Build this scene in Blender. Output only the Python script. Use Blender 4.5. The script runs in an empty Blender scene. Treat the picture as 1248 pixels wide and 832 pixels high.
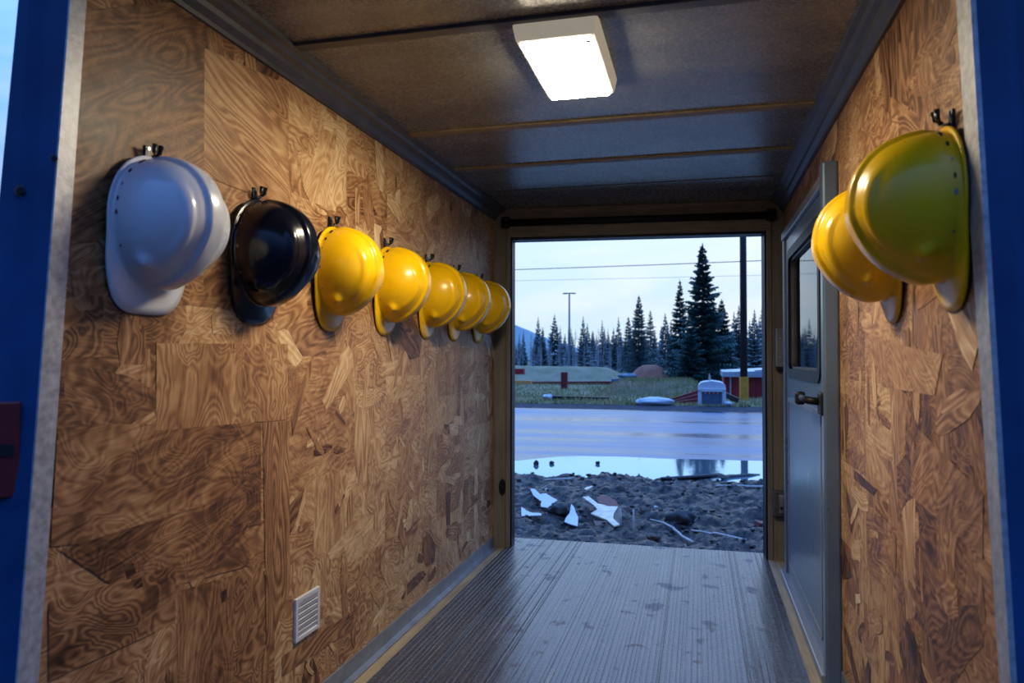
import bpy, bmesh, math, random
from mathutils import Vector, Matrix, noise, Euler
R = random.Random(7)
sc = bpy.context.scene
COL = sc.collection
PI = math.pi

# ------------------------------------------------------------------ camera maths
F, YAW, PIT, ROL, H = 902.0, .2473, .0244, -.0019, 1.05
XL, XR, YL, YR, ZC = -1.125, .442, 4.035, 4.157, 1.905      # inner faces of the box
G = -.35                                                     # level of the yard outside
def ray(x, y):
    x -= 624; y -= 416
    cr, sr = math.cos(ROL), math.sin(ROL)
    x, y = x*cr + y*sr, -x*sr + y*cr
    r, u2 = x/F, -y/F
    cp, sp = math.cos(PIT), math.sin(PIT)
    d, u = cp - u2*sp, sp + u2*cp
    c, s = math.cos(YAW), math.sin(YAW)
    return Vector((r*c - d*s, r*s + d*c, u))
CAM = Vector((0, 0, H))
def onX(x, y, X): v = ray(x, y); return CAM + v*(X/v.x)
def onY(x, y, Y): v = ray(x, y); return CAM + v*(Y/v.y)
def onZ(x, y, Z): v = ray(x, y); return CAM + v*((Z-H)/v.z)

# ------------------------------------------------------------------ object helpers
class MB:
    def __init__(self): self.v = []; self.f = []
    def add(self, vs, fs):
        n = len(self.v); self.v += [tuple(p) for p in vs]; self.f += [tuple(i+n for i in f) for f in fs]; return self
    def box(self, c, s, rz=0, rot=None):
        hx, hy, hz = s[0]/2, s[1]/2, s[2]/2
        M = rot.to_matrix() if rot else Matrix.Rotation(rz, 3, 'Z')
        vs = [Vector(c) + M @ Vector((a*hx, b*hy, d*hz)) for a in (-1, 1) for b in (-1, 1) for d in (-1, 1)]
        return self.add(vs, [(0,1,3,2), (4,6,7,5), (0,4,5,1), (2,3,7,6), (0,2,6,4), (1,5,7,3)])
    def bb(self, a, b):
        return self.box([(a[i]+b[i])/2 for i in range(3)], [abs(b[i]-a[i]) for i in range(3)])
    def prism(self, lo, hi):                 # two matching polygons
        n = len(lo)
        return self.add(list(lo)+list(hi), [tuple(range(n))[::-1], tuple(range(n, 2*n))] + [(i, (i+1) % n, n+(i+1) % n, n+i) for i in range(n)])
    def tube(self, pts, rad, n=8, cap=True):
        pts = [Vector(p) for p in pts]
        if not hasattr(rad, '__len__'): rad = [rad]*len(pts)
        vs, fs = [], []
        for i, p in enumerate(pts):
            t = (pts[min(i+1, len(pts)-1)] - pts[max(i-1, 0)]).normalized()
            a = t.cross(Vector((0, 0, 1)) if abs(t.z) < .9 else Vector((1, 0, 0))).normalized(); b = t.cross(a)
            vs += [p + (a*math.cos(k*2*PI/n) + b*math.sin(k*2*PI/n))*rad[i] for k in range(n)]
        for i in range(len(pts)-1):
            fs += [(i*n+k, i*n+(k+1) % n, (i+1)*n+(k+1) % n, (i+1)*n+k) for k in range(n)]
        if cap: fs += [tuple(range(n))[::-1], tuple(range((len(pts)-1)*n, len(pts)*n))]
        return self.add(vs, fs)
    def blob(self, c, s, seed=0, n=10, rough=.25):
        vs, fs = [], []
        for i in range(n+1):
            for k in range(2*n):
                a, b = PI*i/n, PI*k/n
                d = Vector((math.sin(a)*math.cos(b), math.sin(a)*math.sin(b), math.cos(a)))
                q = 1 + rough*noise.noise(d*1.7 + Vector((seed*5.1, 0, 0))) + rough*.5*noise.noise(d*4 + Vector((0, seed*3.3, 0)))
                vs.append(Vector(c) + Vector((d.x*s[0], d.y*s[1], d.z*s[2]))*q)
        for i in range(n):
            for k in range(2*n): fs.append((i*2*n+k, (i+1)*2*n+k, (i+1)*2*n+(k+1) % (2*n), i*2*n+(k+1) % (2*n)))
        return self.add(vs, fs)
    def build(self, name, mat, parent=None, smooth=False, bevel=0, seg=2):
        me = bpy.data.meshes.new(name); me.from_pydata(self.v, [], self.f); me.update()
        bm = bmesh.new(); bm.from_mesh(me); bmesh.ops.remove_doubles(bm, verts=bm.verts, dist=1e-6)
        bmesh.ops.recalc_face_normals(bm, faces=bm.faces); bm.to_mesh(me); bm.free()
        me.materials.append(mat)
        o = bpy.data.objects.new(name, me); COL.objects.link(o)
        if parent: o.parent = parent
        if smooth:
            for p in me.polygons: p.use_smooth = True
        if bevel:
            m = o.modifiers.new('b', 'BEVEL'); m.width = bevel; m.segments = seg; m.limit_method = 'ANGLE'
        return o
def tag(o, label=None, cat=None, group=None, kind=None):
    if label: o['label'] = label
    if cat: o['category'] = cat
    if group: o['group'] = group
    if kind: o['kind'] = kind
    return o
def thing(name, label, cat, loc=(0, 0, 0), rz=0, group=None):
    o = bpy.data.objects.new(name, None); COL.objects.link(o); o.empty_display_size = .05
    o.location = loc; o.rotation_euler = (0, 0, rz)
    return tag(o, label, cat, group)
def struct(o): o['kind'] = 'structure'; return o
def copy_tree(o, parent=None):
    c = o.copy(); COL.objects.link(c)
    if parent: c.parent = parent
    for ch in list(o.children): copy_tree(ch, c)
    return c

# ------------------------------------------------------------------ material helpers
def newmat(name):
    m = bpy.data.materials.new(name); m.use_nodes = True
    nt = m.node_tree; return m, nt, nt.nodes['Principled BSDF']
def nd(nt, t, **kw):
    n = nt.nodes.new(t)
    for k, v in kw.items(): setattr(n, k, v)
    return n
def math_n(nt, op, a, b=None, c=None, clamp=False):
    n = nd(nt, 'ShaderNodeMath', operation=op); n.use_clamp = clamp
    for i, x in enumerate((a, b, c)):
        if x is None: continue
        if isinstance(x, (int, float)): n.inputs[i].default_value = x
        else: nt.links.new(x, n.inputs[i])
    return n.outputs[0]
def ramp(nt, fac, stops):
    n = nd(nt, 'ShaderNodeValToRGB'); e = n.color_ramp.elements
    while len(e) < len(stops): e.new(.5)
    for i, (p, c) in enumerate(stops): e[i].position = p; e[i].color = (*c, 1) if len(c) == 3 else c
    nt.links.new(fac, n.inputs[0]); return n.outputs[0]
def mapping(nt, vec, scale=(1, 1, 1), loc=(0, 0, 0)):
    n = nd(nt, 'ShaderNodeMapping'); n.inputs['Scale'].default_value = scale; n.inputs['Location'].default_value = loc
    nt.links.new(vec, n.inputs['Vector']); return n.outputs[0]
def noise_n(nt, vec, scale, detail=3, rough=.5, dist=0):
    n = nd(nt, 'ShaderNodeTexNoise'); n.inputs['Scale'].default_value = scale; n.inputs['Detail'].default_value = detail
    n.inputs['Roughness'].default_value = rough; n.inputs['Distortion'].default_value = dist
    if vec is not None: nt.links.new(vec, n.inputs['Vector'])
    return n.outputs[0]
def bump(nt, bs, h, strength=.3, dist=.01):
    b = nd(nt, 'ShaderNodeBump'); b.inputs['Strength'].default_value = strength; b.inputs['Distance'].default_value = dist
    nt.links.new(h, b.inputs['Height']); nt.links.new(b.outputs[0], bs.inputs['Normal'])
def objco(nt): return nd(nt, 'ShaderNodeTexCoord').outputs['Object']
def simple(name, c, rough=.5, metal=0, var=.15, scale=30, coat=0, spec=.5, bmp=0, bscale=None, stretch=(1, 1, 1), rvar=.1):
    m, nt, bs = newmat(name); co = mapping(nt, objco(nt), stretch)
    n = noise_n(nt, co, scale, 4, .6)
    nt.links.new(ramp(nt, n, [(.3, [x*(1-var) for x in c]), (.7, [min(1, x*(1+var)) for x in c])]), bs.inputs['Base Color'])
    nt.links.new(math_n(nt, 'ADD', math_n(nt, 'MULTIPLY', n, 2*rvar), rough-rvar), bs.inputs['Roughness'])
    bs.inputs['Metallic'].default_value = metal; bs.inputs['Coat Weight'].default_value = coat
    bs.inputs['Specular IOR Level'].default_value = spec; bs.inputs['Coat Roughness'].default_value = .08
    if bmp: bump(nt, bs, noise_n(nt, co, bscale or scale*3, 3), bmp, .003)
    return m

def osb_mat():
    m, nt, bs = newmat('osb_board')
    uv = nd(nt, 'ShaderNodeUVMap', uv_map='grain').outputs[0]
    at = nd(nt, 'ShaderNodeAttribute', attribute_name='flake')
    sp = nd(nt, 'ShaderNodeSeparateColor'); nt.links.new(at.outputs['Color'], sp.inputs[0])
    tone, seed, swirl = sp.outputs[0], sp.outputs[1], sp.outputs[2]
    xy = nd(nt, 'ShaderNodeSeparateXYZ'); nt.links.new(uv, xy.inputs[0])
    cb = nd(nt, 'ShaderNodeCombineXYZ'); nt.links.new(xy.outputs[0], cb.inputs[0]); nt.links.new(xy.outputs[1], cb.inputs[1])
    nt.links.new(math_n(nt, 'MULTIPLY', seed, 41.0), cb.inputs[2])
    v = cb.outputs[0]
    a = noise_n(nt, mapping(nt, v, (2.2, 9, 1)), 1.0, 1.5, .5, .35)
    la = math_n(nt, 'SINE', math_n(nt, 'MULTIPLY', a, 105.0))
    b = noise_n(nt, mapping(nt, v, (5.5, 8.5, 1)), 1.0, 1.6, .5, 1.1)
    lb = math_n(nt, 'SINE', math_n(nt, 'MULTIPLY', b, 90.0))
    mx = nd(nt, 'ShaderNodeMix'); nt.links.new(swirl, mx.inputs[0]); nt.links.new(la, mx.inputs[2]); nt.links.new(lb, mx.inputs[3])
    lines = mx.outputs[0]
    streak = noise_n(nt, mapping(nt, v, (7, 170, 1)), 1.0, 3, .6)
    blot = noise_n(nt, mapping(nt, v, (3.5, 5, 1)), 1.0, 3, .55, .8)
    pore = noise_n(nt, mapping(nt, v, (30, 60, 1)), 1.0, 3, .6)
    val = math_n(nt, 'ADD', tone, math_n(nt, 'MULTIPLY', lines, .115))
    val = math_n(nt, 'ADD', val, math_n(nt, 'MULTIPLY', math_n(nt, 'SUBTRACT', streak, .5), .34))
    val = math_n(nt, 'ADD', val, math_n(nt, 'MULTIPLY', math_n(nt, 'SUBTRACT', blot, .5), .62))
    val = math_n(nt, 'ADD', val, math_n(nt, 'MULTIPLY', math_n(nt, 'SUBTRACT', pore, .5), .22), clamp=True)
    c = ramp(nt, val, [(0, (.035, .014, .006)), (.18, (.15, .062, .024)), (.38, (.34, .165, .068)), (.56, (.52, .315, .150)), (.76, (.70, .49, .275)), (1, (.82, .66, .45))])
    nt.links.new(c, bs.inputs['Base Color'])
    nt.links.new(math_n(nt, 'ADD', math_n(nt, 'MULTIPLY', blot, .3), .36), bs.inputs['Roughness'])
    bs.inputs['Specular IOR Level'].default_value = .32
    bump(nt, bs, val, .25, .004)
    return m

def lumber_mat(name, c, axis='z', rough=.55):
    m, nt, bs = newmat(name)
    st = {'z': (60, 60, 2.5), 'x': (2.5, 60, 60), 'y': (60, 2.5, 60)}[axis]
    n = noise_n(nt, mapping(nt, objco(nt), st), 1.0, 4, .6, .5); n2 = noise_n(nt, objco(nt), 5, 3)
    k = math_n(nt, 'ADD', math_n(nt, 'MULTIPLY', n, .65), math_n(nt, 'MULTIPLY', n2, .35))
    nt.links.new(ramp(nt, k, [(.3, [x*.55 for x in c]), (.5, c), (.72, [min(1, x*1.45) for x in c])]), bs.inputs['Base Color'])
    bs.inputs['Roughness'].default_value = rough; bump(nt, bs, n, .15, .003)
    return m

M = {}
M['osb'] = osb_mat()
def shell_mat(name, c, rough=.22, var=.06, scuff=.0, coat=.6):
    m, nt, bs = newmat(name); co = objco(nt)
    n = noise_n(nt, co, 14, 5, .65); s = noise_n(nt, mapping(nt, co, (30, 90, 40)), 1, 4, .7)
    sc_ = ramp(nt, s, [(.62, (0, 0, 0)), (.74, (1, 1, 1))])
    base = ramp(nt, n, [(.3, [x*(1-var) for x in c]), (.7, [min(1, x*(1+var)) for x in c])])
    mx = nd(nt, 'ShaderNodeMix', data_type='RGBA'); mx.inputs[7].default_value = (*[x*.5 for x in c], 1)
    nt.links.new(math_n(nt, 'MULTIPLY', sc_, scuff), mx.inputs[0]); nt.links.new(base, mx.inputs[6]); nt.links.new(mx.outputs[2], bs.inputs['Base Color'])
    nt.links.new(math_n(nt, 'ADD', math_n(nt, 'MULTIPLY', n, .16), rough-.06), bs.inputs['Roughness'])
    bs.inputs['Coat Weight'].default_value = coat; bs.inputs['Coat Roughness'].default_value = .1; bs.inputs['Specular IOR Level'].default_value = .38
    return m
M['yellow'] = shell_mat('yellow_plastic', (.92, .525, .003), .27, .05, .15, .18)
M['white'] = shell_mat('white_plastic', (.66, .67, .69), .27, .04, .08, .5)
M['navy'] = shell_mat('black_plastic', (.003, .004, .012), .2, .1, .0, .3)
M['hole'] = simple('dark_slot', (.006, .005, .005), .6)
M['rivet'] = simple('rivet_metal', (.25, .25, .25), .3, .9)
M['blackmetal'] = simple('black_metal', (.012, .012, .014), .35, .3)
M['steel'] = simple('bare_steel', (.45, .46, .48), .32, .9, .2, 20)
M['blue'] = simple('blue_paint', (.008, .052, .145), .6, 0, .25, 6, bmp=.05, spec=.2)
M['bluedark'] = simple('dark_blue_paint', (.006, .035, .14), .5, 0, .2, 6)
M['stripmetal'] = simple('edge_strip_metal', (.36, .36, .37), .45, .35, .3, 60, bmp=.15)
M['grey'] = simple('grey_door_paint', (.12, .17, .25), .30, .2, .12, 5, stretch=(1, 1, 1), bmp=.04)
M['greylight'] = simple('light_grey_metal', (.24, .255, .285), .38, .3, .12, 8)
M['gasket'] = simple('black_rubber', (.008, .008, .010), .5, spec=.25)
M['trim'] = simple('grey_trim', (.085, .085, .09), .5, .1, .3, 15)
M['base'] = simple('baseboard_metal', (.24, .26, .29), .38, .4, .25, 12)
M['frame'] = lumber_mat('brown_frame', (.20, .17, .142), 'z')
M['framex'] = lumber_mat('brown_header', (.20, .17, .142), 'x')
M['ply'] = lumber_mat('floor_edge_plywood', (.34, .27, .16), 'y')
M['whitepl'] = simple('white_vent_plastic', (.62, .62, .63), .45, 0, .06, 20)
M['red'] = simple('dark_red_paint', (.16, .008, .010), .45, 0, .2, 30)
M['tan'] = simple('tan_batten', (.27, .205, .105), .55, 0, .25, 25)

def ceiling_mat():
    m, nt, bs = newmat('ceiling_panel'); co = objco(nt)
    n = noise_n(nt, mapping(nt, co, (1, 1, 1)), 130, 3, .7); l = noise_n(nt, mapping(nt, co, (2, 6, 1)), 1.2, 4, .6)
    k = math_n(nt, 'ADD', math_n(nt, 'MULTIPLY', n, .5), math_n(nt, 'MULTIPLY', l, .5))
    nt.links.new(ramp(nt, k, [(.33, (.10, .095, .093)), (.5, (.20, .192, .186)), (.66, (.31, .30, .288))]), bs.inputs['Base Color'])
    nt.links.new(math_n(nt, 'ADD', math_n(nt, 'MULTIPLY', n, .25), .14), bs.inputs['Roughness'])
    bump(nt, bs, n, .3, .003); return m
def floor_mat():
    m, nt, bs = newmat('ribbed_floor'); co = objco(nt)
    n = noise_n(nt, mapping(nt, co, (90, 3, 1)), 1, 4, .6); l = noise_n(nt, mapping(nt, co, (3, 1.2, 1)), 1.5, 4, .6)
    g = noise_n(nt, co, 60, 4, .7)
    k = math_n(nt, 'ADD', math_n(nt, 'MULTIPLY', n, .45), math_n(nt, 'ADD', math_n(nt, 'MULTIPLY', l, .3), math_n(nt, 'MULTIPLY', g, .25)))
    base = ramp(nt, k, [(.34, (.022, .016, .015)), (.5, (.062, .052, .052)), (.66, (.15, .135, .135))])
    # dried mud spots
    s = noise_n(nt, mapping(nt, co, (1, .8, 1), (3.1, 1.7, 0)), 8.5, 3, .6, .3); s2 = noise_n(nt, co, 2.1, 2)
    mk = ramp(nt, math_n(nt, 'ADD', math_n(nt, 'MULTIPLY', s, .8), math_n(nt, 'MULTIPLY', s2, .2)), [(.585, (0, 0, 0)), (.63, (1, 1, 1))])
    mx = nd(nt, 'ShaderNodeMix', data_type='RGBA'); mx.inputs[7].default_value = (.075, .045, .032, 1)
    nt.links.new(math_n(nt, 'MULTIPLY', mk, .75), mx.inputs[0]); nt.links.new(base, mx.inputs[6]); nt.links.new(mx.outputs[2], bs.inputs['Base Color'])
    nt.links.new(math_n(nt, 'ADD', math_n(nt, 'MULTIPLY', g, .3), math_n(nt, 'ADD', math_n(nt, 'MULTIPLY', mk, .2), .14)), bs.inputs['Roughness'])
    bs.inputs['Specular IOR Level'].default_value = .95; bs.inputs['Specular Tint'].default_value = (.44, .74, 1, 1)
    bump(nt, bs, k, .4, .004); return m
M['ceiling'] = ceiling_mat(); M['floor'] = floor_mat()

def glass_mat():
    m, nt, bs = newmat('window_glass'); nt.nodes.remove(bs)
    t = nd(nt, 'ShaderNodeBsdfTransparent'); t.inputs[0].default_value = (.72, .82, .88, 1)
    g = nd(nt, 'ShaderNodeBsdfGlossy'); g.inputs['Roughness'].default_value = .02
    f = nd(nt, 'ShaderNodeFresnel'); f.inputs[0].default_value = 1.5
    mx = nd(nt, 'ShaderNodeMixShader'); nt.links.new(f.outputs[0], mx.inputs[0]); nt.links.new(t.outputs[0], mx.inputs[1]); nt.links.new(g.outputs[0], mx.inputs[2])
    nt.links.new(mx.outputs[0], nt.nodes['Material Output'].inputs[0]); return m
M['glass'] = glass_mat()
LAMP = 92.0
def lamp_mat():
    m, nt, bs = newmat('lamp_diffuser')
    bs.inputs['Base Color'].default_value = (.8, .8, .8, 1)
    bs.inputs['Emission Color'].default_value = (1, .87, .64, 1); 
    bs.inputs['Emission Strength'].default_value = LAMP
    return m
M['lamp'] = lamp_mat()
def glow_plastic():
    m, nt, bs = newmat('lamp_housing_plastic'); n = noise_n(nt, objco(nt), 20, 3)
    nt.links.new(ramp(nt, n, [(.3, (.56, .55, .52)), (.7, (.64, .63, .60))]), bs.inputs['Base Color']); bs.inputs['Roughness'].default_value = .4
    bs.inputs['Emission Color'].default_value = (1, .88, .66, 1); bs.inputs['Emission Strength'].default_value = .26
    return m
M['housing'] = glow_plastic()

# ------------------------------------------------------------------ the box: walls
def osb_wall(name, X, sg, rects, specials, seed, nflake, bounds, hole=None):
    rr = random.Random(seed)
    V, FC, UV, AT = [], [], [], []
    def poly(pts, ang, tone, sd, sw, off):
        n = len(V); yc = sum(p[0] for p in pts)/len(pts)
        tone = max(0, tone - (((.23 if yc < 1.5 else .17 if yc < 1.875 else .03) if sg > 0 else (.19 if yc < 2.0 else .10)) if tone > .25 else 0))  # duller near boards, with the shade towards the entrance put into their tone
        S_ = (lambda z: 1.123-.0715*(1.72-z)) if sg > 0 else (lambda z: 1.395-.163*(1.66-z))
        pts = [(max(y, S_(z)), z) for y, z in pts]
        for (y, z) in pts: V.append((X + sg*off, y, z))
        FC.append(tuple(range(n, n+len(pts))))
        ca, sa = math.cos(ang), math.sin(ang)
        for (y, z) in pts: UV.append((y*ca + z*sa, -y*sa + z*ca)); AT.append((tone, sd, sw, 1))
    def split(y0, y1, z0, z1, lim):
        w, h = y1-y0, z1-z0
        if max(w, h) > lim*rr.uniform(.7, 1.35) and max(w, h) > .12:
            t = rr.uniform(.33, .67)
            if w > h*rr.uniform(.7, 1.3): split(y0, y0+w*t, z0, z1, lim); split(y0+w*t, y1, z0, z1, lim)
            else: split(y0, y1, z0, z0+h*t, lim); split(y0, y1, z0+h*t, z1, lim)
        else:
            ang = rr.choice([0, PI/2, 0, .35, -.3, 1.2]) + rr.uniform(-.2, .2)
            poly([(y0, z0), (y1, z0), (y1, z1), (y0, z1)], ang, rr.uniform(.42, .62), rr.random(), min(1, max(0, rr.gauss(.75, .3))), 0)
    for r in rects: split(*r, .42)
    off = .0002
    y0, y1, z0, z1 = bounds
    for i in range(nflake):
        big = rr.random()
        L = rr.uniform(.05, .16) if big < .8 else rr.uniform(.16, .30); W = L*rr.uniform(.16, .5)
        y, z = rr.uniform(y0, y1), rr.uniform(z0, z1); a = rr.choice([0, PI/2, None, None, None])
        a = rr.uniform(0, PI) if a is None else a + rr.uniform(-.25, .25)
        pts = []
        for (p, q) in [(-.5, -.4), (-.15, -.5), (.25, -.5), (.5, -.25), (.5, .3), (.2, .5), (-.25, .5), (-.5, .35)]:
            p += rr.uniform(-.1, .1); q += rr.uniform(-.16, .16)
            yy, zz = y + p*L*math.cos(a) - q*W*math.sin(a), z + p*L*math.sin(a) + q*W*math.cos(a)
            pts.append((min(y1, max(y0, yy)), min(z1, max(z0, zz))))
        if hole and any(hole[0]-.02 < p[0] < hole[1]+.02 and hole[2]-.02 < p[1] < hole[3]+.02 for p in pts): continue
        k = rr.random()
        tone = rr.uniform(.38, .66) if k < .78 else (rr.uniform(.14, .32) if k < .88 else rr.uniform(.64, .82))
        off += .000004
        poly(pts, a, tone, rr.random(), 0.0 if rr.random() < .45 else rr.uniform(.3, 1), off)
    for (pts, ang, tone, sw) in specials:
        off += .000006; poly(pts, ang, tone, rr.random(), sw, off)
    me = bpy.data.meshes.new(name); me.from_pydata(V, [], FC); me.update()
    me.color_attributes.new('flake', 'FLOAT_COLOR', 'CORNER'); me.uv_layers.new(name='grain')
    u = me.uv_layers['grain']; c = me.color_attributes['flake']
    for i in range(len(UV)): u.data[i].uv = UV[i]; c.data[i].color = AT[i]
    me.materials.append(M['osb'])
    o = bpy.data.objects.new(name, me); COL.objects.link(o); struct(o)
    return o
def wl(*px): return [tuple(onX(x, y, XL))[1:] for (x, y) in px]
def wr(*px): return [tuple(onX(x, y, XR))[1:] for (x, y) in px]
spl = [
    (wl((60, 0), (250, 0), (247, 272), (56, 300)), .55, .50, .35),
    (wl((247, 60), (350, 105), (350, 255), (247, 215)), -.35, .56, .1),
    (wl((70, 520), (318, 516), (318, 640), (62, 668)), .12, .50, .55),
    (wl((190, 420), (350, 420), (350, 512), (190, 526)), 1.45, .52, .8),
    (wl((320, 515), (352, 514), (354, 716), (326, 800)), PI/2, .45, .0),
    (wl((72, 672), (300, 600), (305, 690), (160, 730)), .18, .47, .5),
    (wl((216, 722), (284, 702), (286, 832), (218, 850)), PI/2, .44, .4),
    (wl((60, 735), (214, 690), (214, 760), (60, 832)), .15, .42, .9),
    (wl((345, 800), (432, 745), (432, 765), (345, 825)), .3, .34, .0),
    (wl((516, 655), (524, 650), (532, 665), (530, 685), (520, 690), (515, 672)), 1.5, .2, .1),
    (wl((544, 600), (549, 600), (549, 640), (545, 640)), 1.5, .2, 0),
    (wl((150, 690), (163, 687), (166, 700), (155, 708)), 0, .0, 0),
    (wl((160, 708), (172, 704), (175, 716), (165, 720)), 0, .08, 0),
    (wl((268, 724), (276, 718), (278, 732), (271, 736)), 0, .1, 0),
]
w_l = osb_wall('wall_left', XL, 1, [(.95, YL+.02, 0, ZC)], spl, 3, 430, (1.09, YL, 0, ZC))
HOLE = (2.70, 3.745, .925, 1.60)
spr = [
    (wr((1042, 570), (1070, 595), (1066, 602), (1042, 582)), .4, .16, .1),
    (wr((1085, 450), (1108, 468), (1105, 478), (1088, 465)), .4, .16, .1),
    (wr((1120, 520), (1200, 600), (1200, 680), (1110, 600)), -.6, .50, .4),
    (wr((1020, 630), (1040, 700), (1030, 705), (1015, 650)), -1.2, .26, .3),
    (wr((1044, 722), (1050, 722), (1051, 733), (1045, 734)), 0, .97, .0),
    (wr((1060, 410), (1150, 430), (1140, 480), (1080, 470)), .5, .62, .6),
]
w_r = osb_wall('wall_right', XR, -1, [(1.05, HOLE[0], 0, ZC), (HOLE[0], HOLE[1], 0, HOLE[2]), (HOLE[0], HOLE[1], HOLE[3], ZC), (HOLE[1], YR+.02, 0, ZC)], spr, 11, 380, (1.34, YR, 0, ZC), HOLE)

# backing sheets of the box (steel skin outside the boards)
MB().bb((XL-.06, 1.16, -.12), (XL-.008, YL+.1, ZC+.08)).build('wall_left_outer', M['blue']); struct(bpy.data.objects['wall_left_outer'])
mb = MB()
for (a, b, c, d) in [(1.42, HOLE[0], -.12, ZC+.08), (HOLE[0], HOLE[1], -.12, HOLE[2]), (HOLE[0], HOLE[1], HOLE[3], ZC+.08), (HOLE[1], YR+.1, -.12, ZC+.08)]:
    mb.bb((XR+.006, a, c), (XR+.014, b, d))
struct(mb.build('wall_right_outer', M['blue']))

# ceiling: slab with panels, battens and cove trims
struct(MB().bb((XL-.05, 1.0, ZC), (XR+.05, YR+.1, ZC+.06)).build('ceiling', M['ceiling']))
struct(MB().bb((XL+.02, 1.775, ZC-.010), (XR-.02, 1.815, ZC+.002)).build('trim_1', M['trim'], bevel=.003))
for i, y in enumerate((2.615, 3.147)):
    struct(MB().bb((XL+.03, y-.022, ZC-.007), (XR-.03, y+.022, ZC+.002)).build('trim_%d' % (i+2), M['tan'], bevel=.003))
struct(MB().bb((XL+.03, 3.60, ZC-.003), (XR-.03, 3.61, ZC+.002)).build('trim_4', M['trim']))
def cove(name, X, s, y0, y1):
    prof = [(0, -.012), (.010, -.012), (.012, -.002), (.026, .012), (.030, .024), (.044, .030), (.052, .040), (.066, .044), (.068, .056), (0, .056)]
    lo = [(X + s*a, y0, ZC-.056+b) for a, b in prof]; hi = [(X + s*a, y1, ZC-.056+b) for a, b in prof]
    struct(MB().prism(lo, hi).build(name, M['trim']))
cove('trim_5', XL, 1, 1.0, YL+.01); cove('trim_6', XR, -1, 1.25, YR+.01)

# floor: plywood slab, ribbed deck, sill
struct(MB().bb((XL-.05, 1.0, -.12), (XR+.05, 4.24, -.004)).build('floor', M['ply']))
FX0, FX1, FY0, FY1 = -1.052, .348, 1.0, 4.262
xs = []; x = FX0
rr = random.Random(5)
while x < FX1-.03:
    p = rr.uniform(.012, .022); g = rr.uniform(.002, .004); h = rr.uniform(.0010, .0020)
    xs += [(x, 0.0), (x+.0012, h), (x+p-g-.0012, h+rr.uniform(-.0004, .0004)), (x+p-g, 0.0)]
    x += p
    if rr.random() < .18: xs += [(x, 0.0), (x+.002, .0042), (x+.005, .0042), (x+.007, 0.0)]; x += .010
xs.append((FX1, 0.0))
dm = MB(); n = len(xs)
dm.add([(a, FY0, z) for a, z in xs] + [(a, FY1, z) for a, z in xs] + [(a, FY1+.004, -.05) for a, z in xs], [(i, i+1, n+i+1, n+i) for i in range(n-1)] + [(n+i, n+i+1, 2*n+i+1, 2*n+i) for i in range(n-1)])
struct(dm.build('floor_ribbed_deck', M['floor']))

# base boards (metal angle)
def angle(name, X, s, y0, y1, h=.062, w=.028):
    prof = [(0, 0), (w, 0), (w, .004), (.007, .010), (.006, h), (0, h)]
    struct(MB().prism([(X+s*a, y0, b-.003) for a, b in prof], [(X+s*a, y1, b-.003) for a, b in prof]).build(name, M['base']))
angle('baseboard_left', XL, 1, 1.02, YL-.005)
angle('baseboard_right', XR, -1, 1.26, 2.57)

# ------------------------------------------------------------------ far end frame
EA = math.atan2(YR-YL, XR-XL); ED = Vector((math.cos(EA), math.sin(EA), 0)); EN = Vector((-math.sin(EA), math.cos(EA), 0))
EO = Vector((XL, YL, 0)); EWID = math.hypot(XR-XL, YR-YL)
def ebox(mb, u0, u1, n0, n1, z0, z1):
    c = EO + ED*((u0+u1)/2) + EN*((n0+n1)/2); c.z = (z0+z1)/2
    return mb.box(c, (u1-u0, n1-n0, z1-z0), EA)
OL, OR_, OT = .104, EWID-.100, 1.728
struct(ebox(MB(), -.05, OL-.035, 0, .11, -.05, ZC).build('trim_7', M['frame'], bevel=.004))
struct(ebox(MB(), OL-.034, OL-.008, -.012, .11, -.02, OT+.03).build('trim_8', M['frame'], bevel=.004))
struct(ebox(MB(), OR_+.035, EWID+.05, 0, .11, -.05, ZC).build('trim_9', M['frame'], bevel=.004))
struct(ebox(MB(), OR_+.008, OR_+.034, -.012, .11, -.02, OT+.03).build('trim_10', M['frame'], bevel=.004))
struct(ebox(MB(), OL-.034, OR_+.034, 0, .11, OT+.078, ZC).build('trim_11', M['framex'], bevel=.003))
struct(ebox(MB(), OL-.034, OR_+.034, -.012, .11, OT+.010, OT+.075).build('trim_12', M['framex'], bevel=.004))
g = MB(); ebox(g, OL-.008, OL+.001, .0, .10, 0, OT+.01); ebox(g, OR_-.001, OR_+.008, .0, .10, 0, OT+.01); ebox(g, OL-.008, OR_+.008, .0, .10, OT-.002, OT+.0099)
struct(g.build('trim_13', M['gasket']))
# roller bar under the header
t = thing('roller_bar', 'black horizontal roller bar under the header above the open doorway', 'bar', EO + ED*(EWID/2) + Vector((0, 0, OT+.078)), EA)
MB().tube([(-.735, -.030, .012), (.735, -.030, .012)], .019, 14).build('tube', M['gasket'], t, smooth=True)
for s in (-1, 1): MB().box((s*.715, -.022, .014), (.045, .05, .062)).build('end_bracket', M['gasket'], t, bevel=.008)

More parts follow.
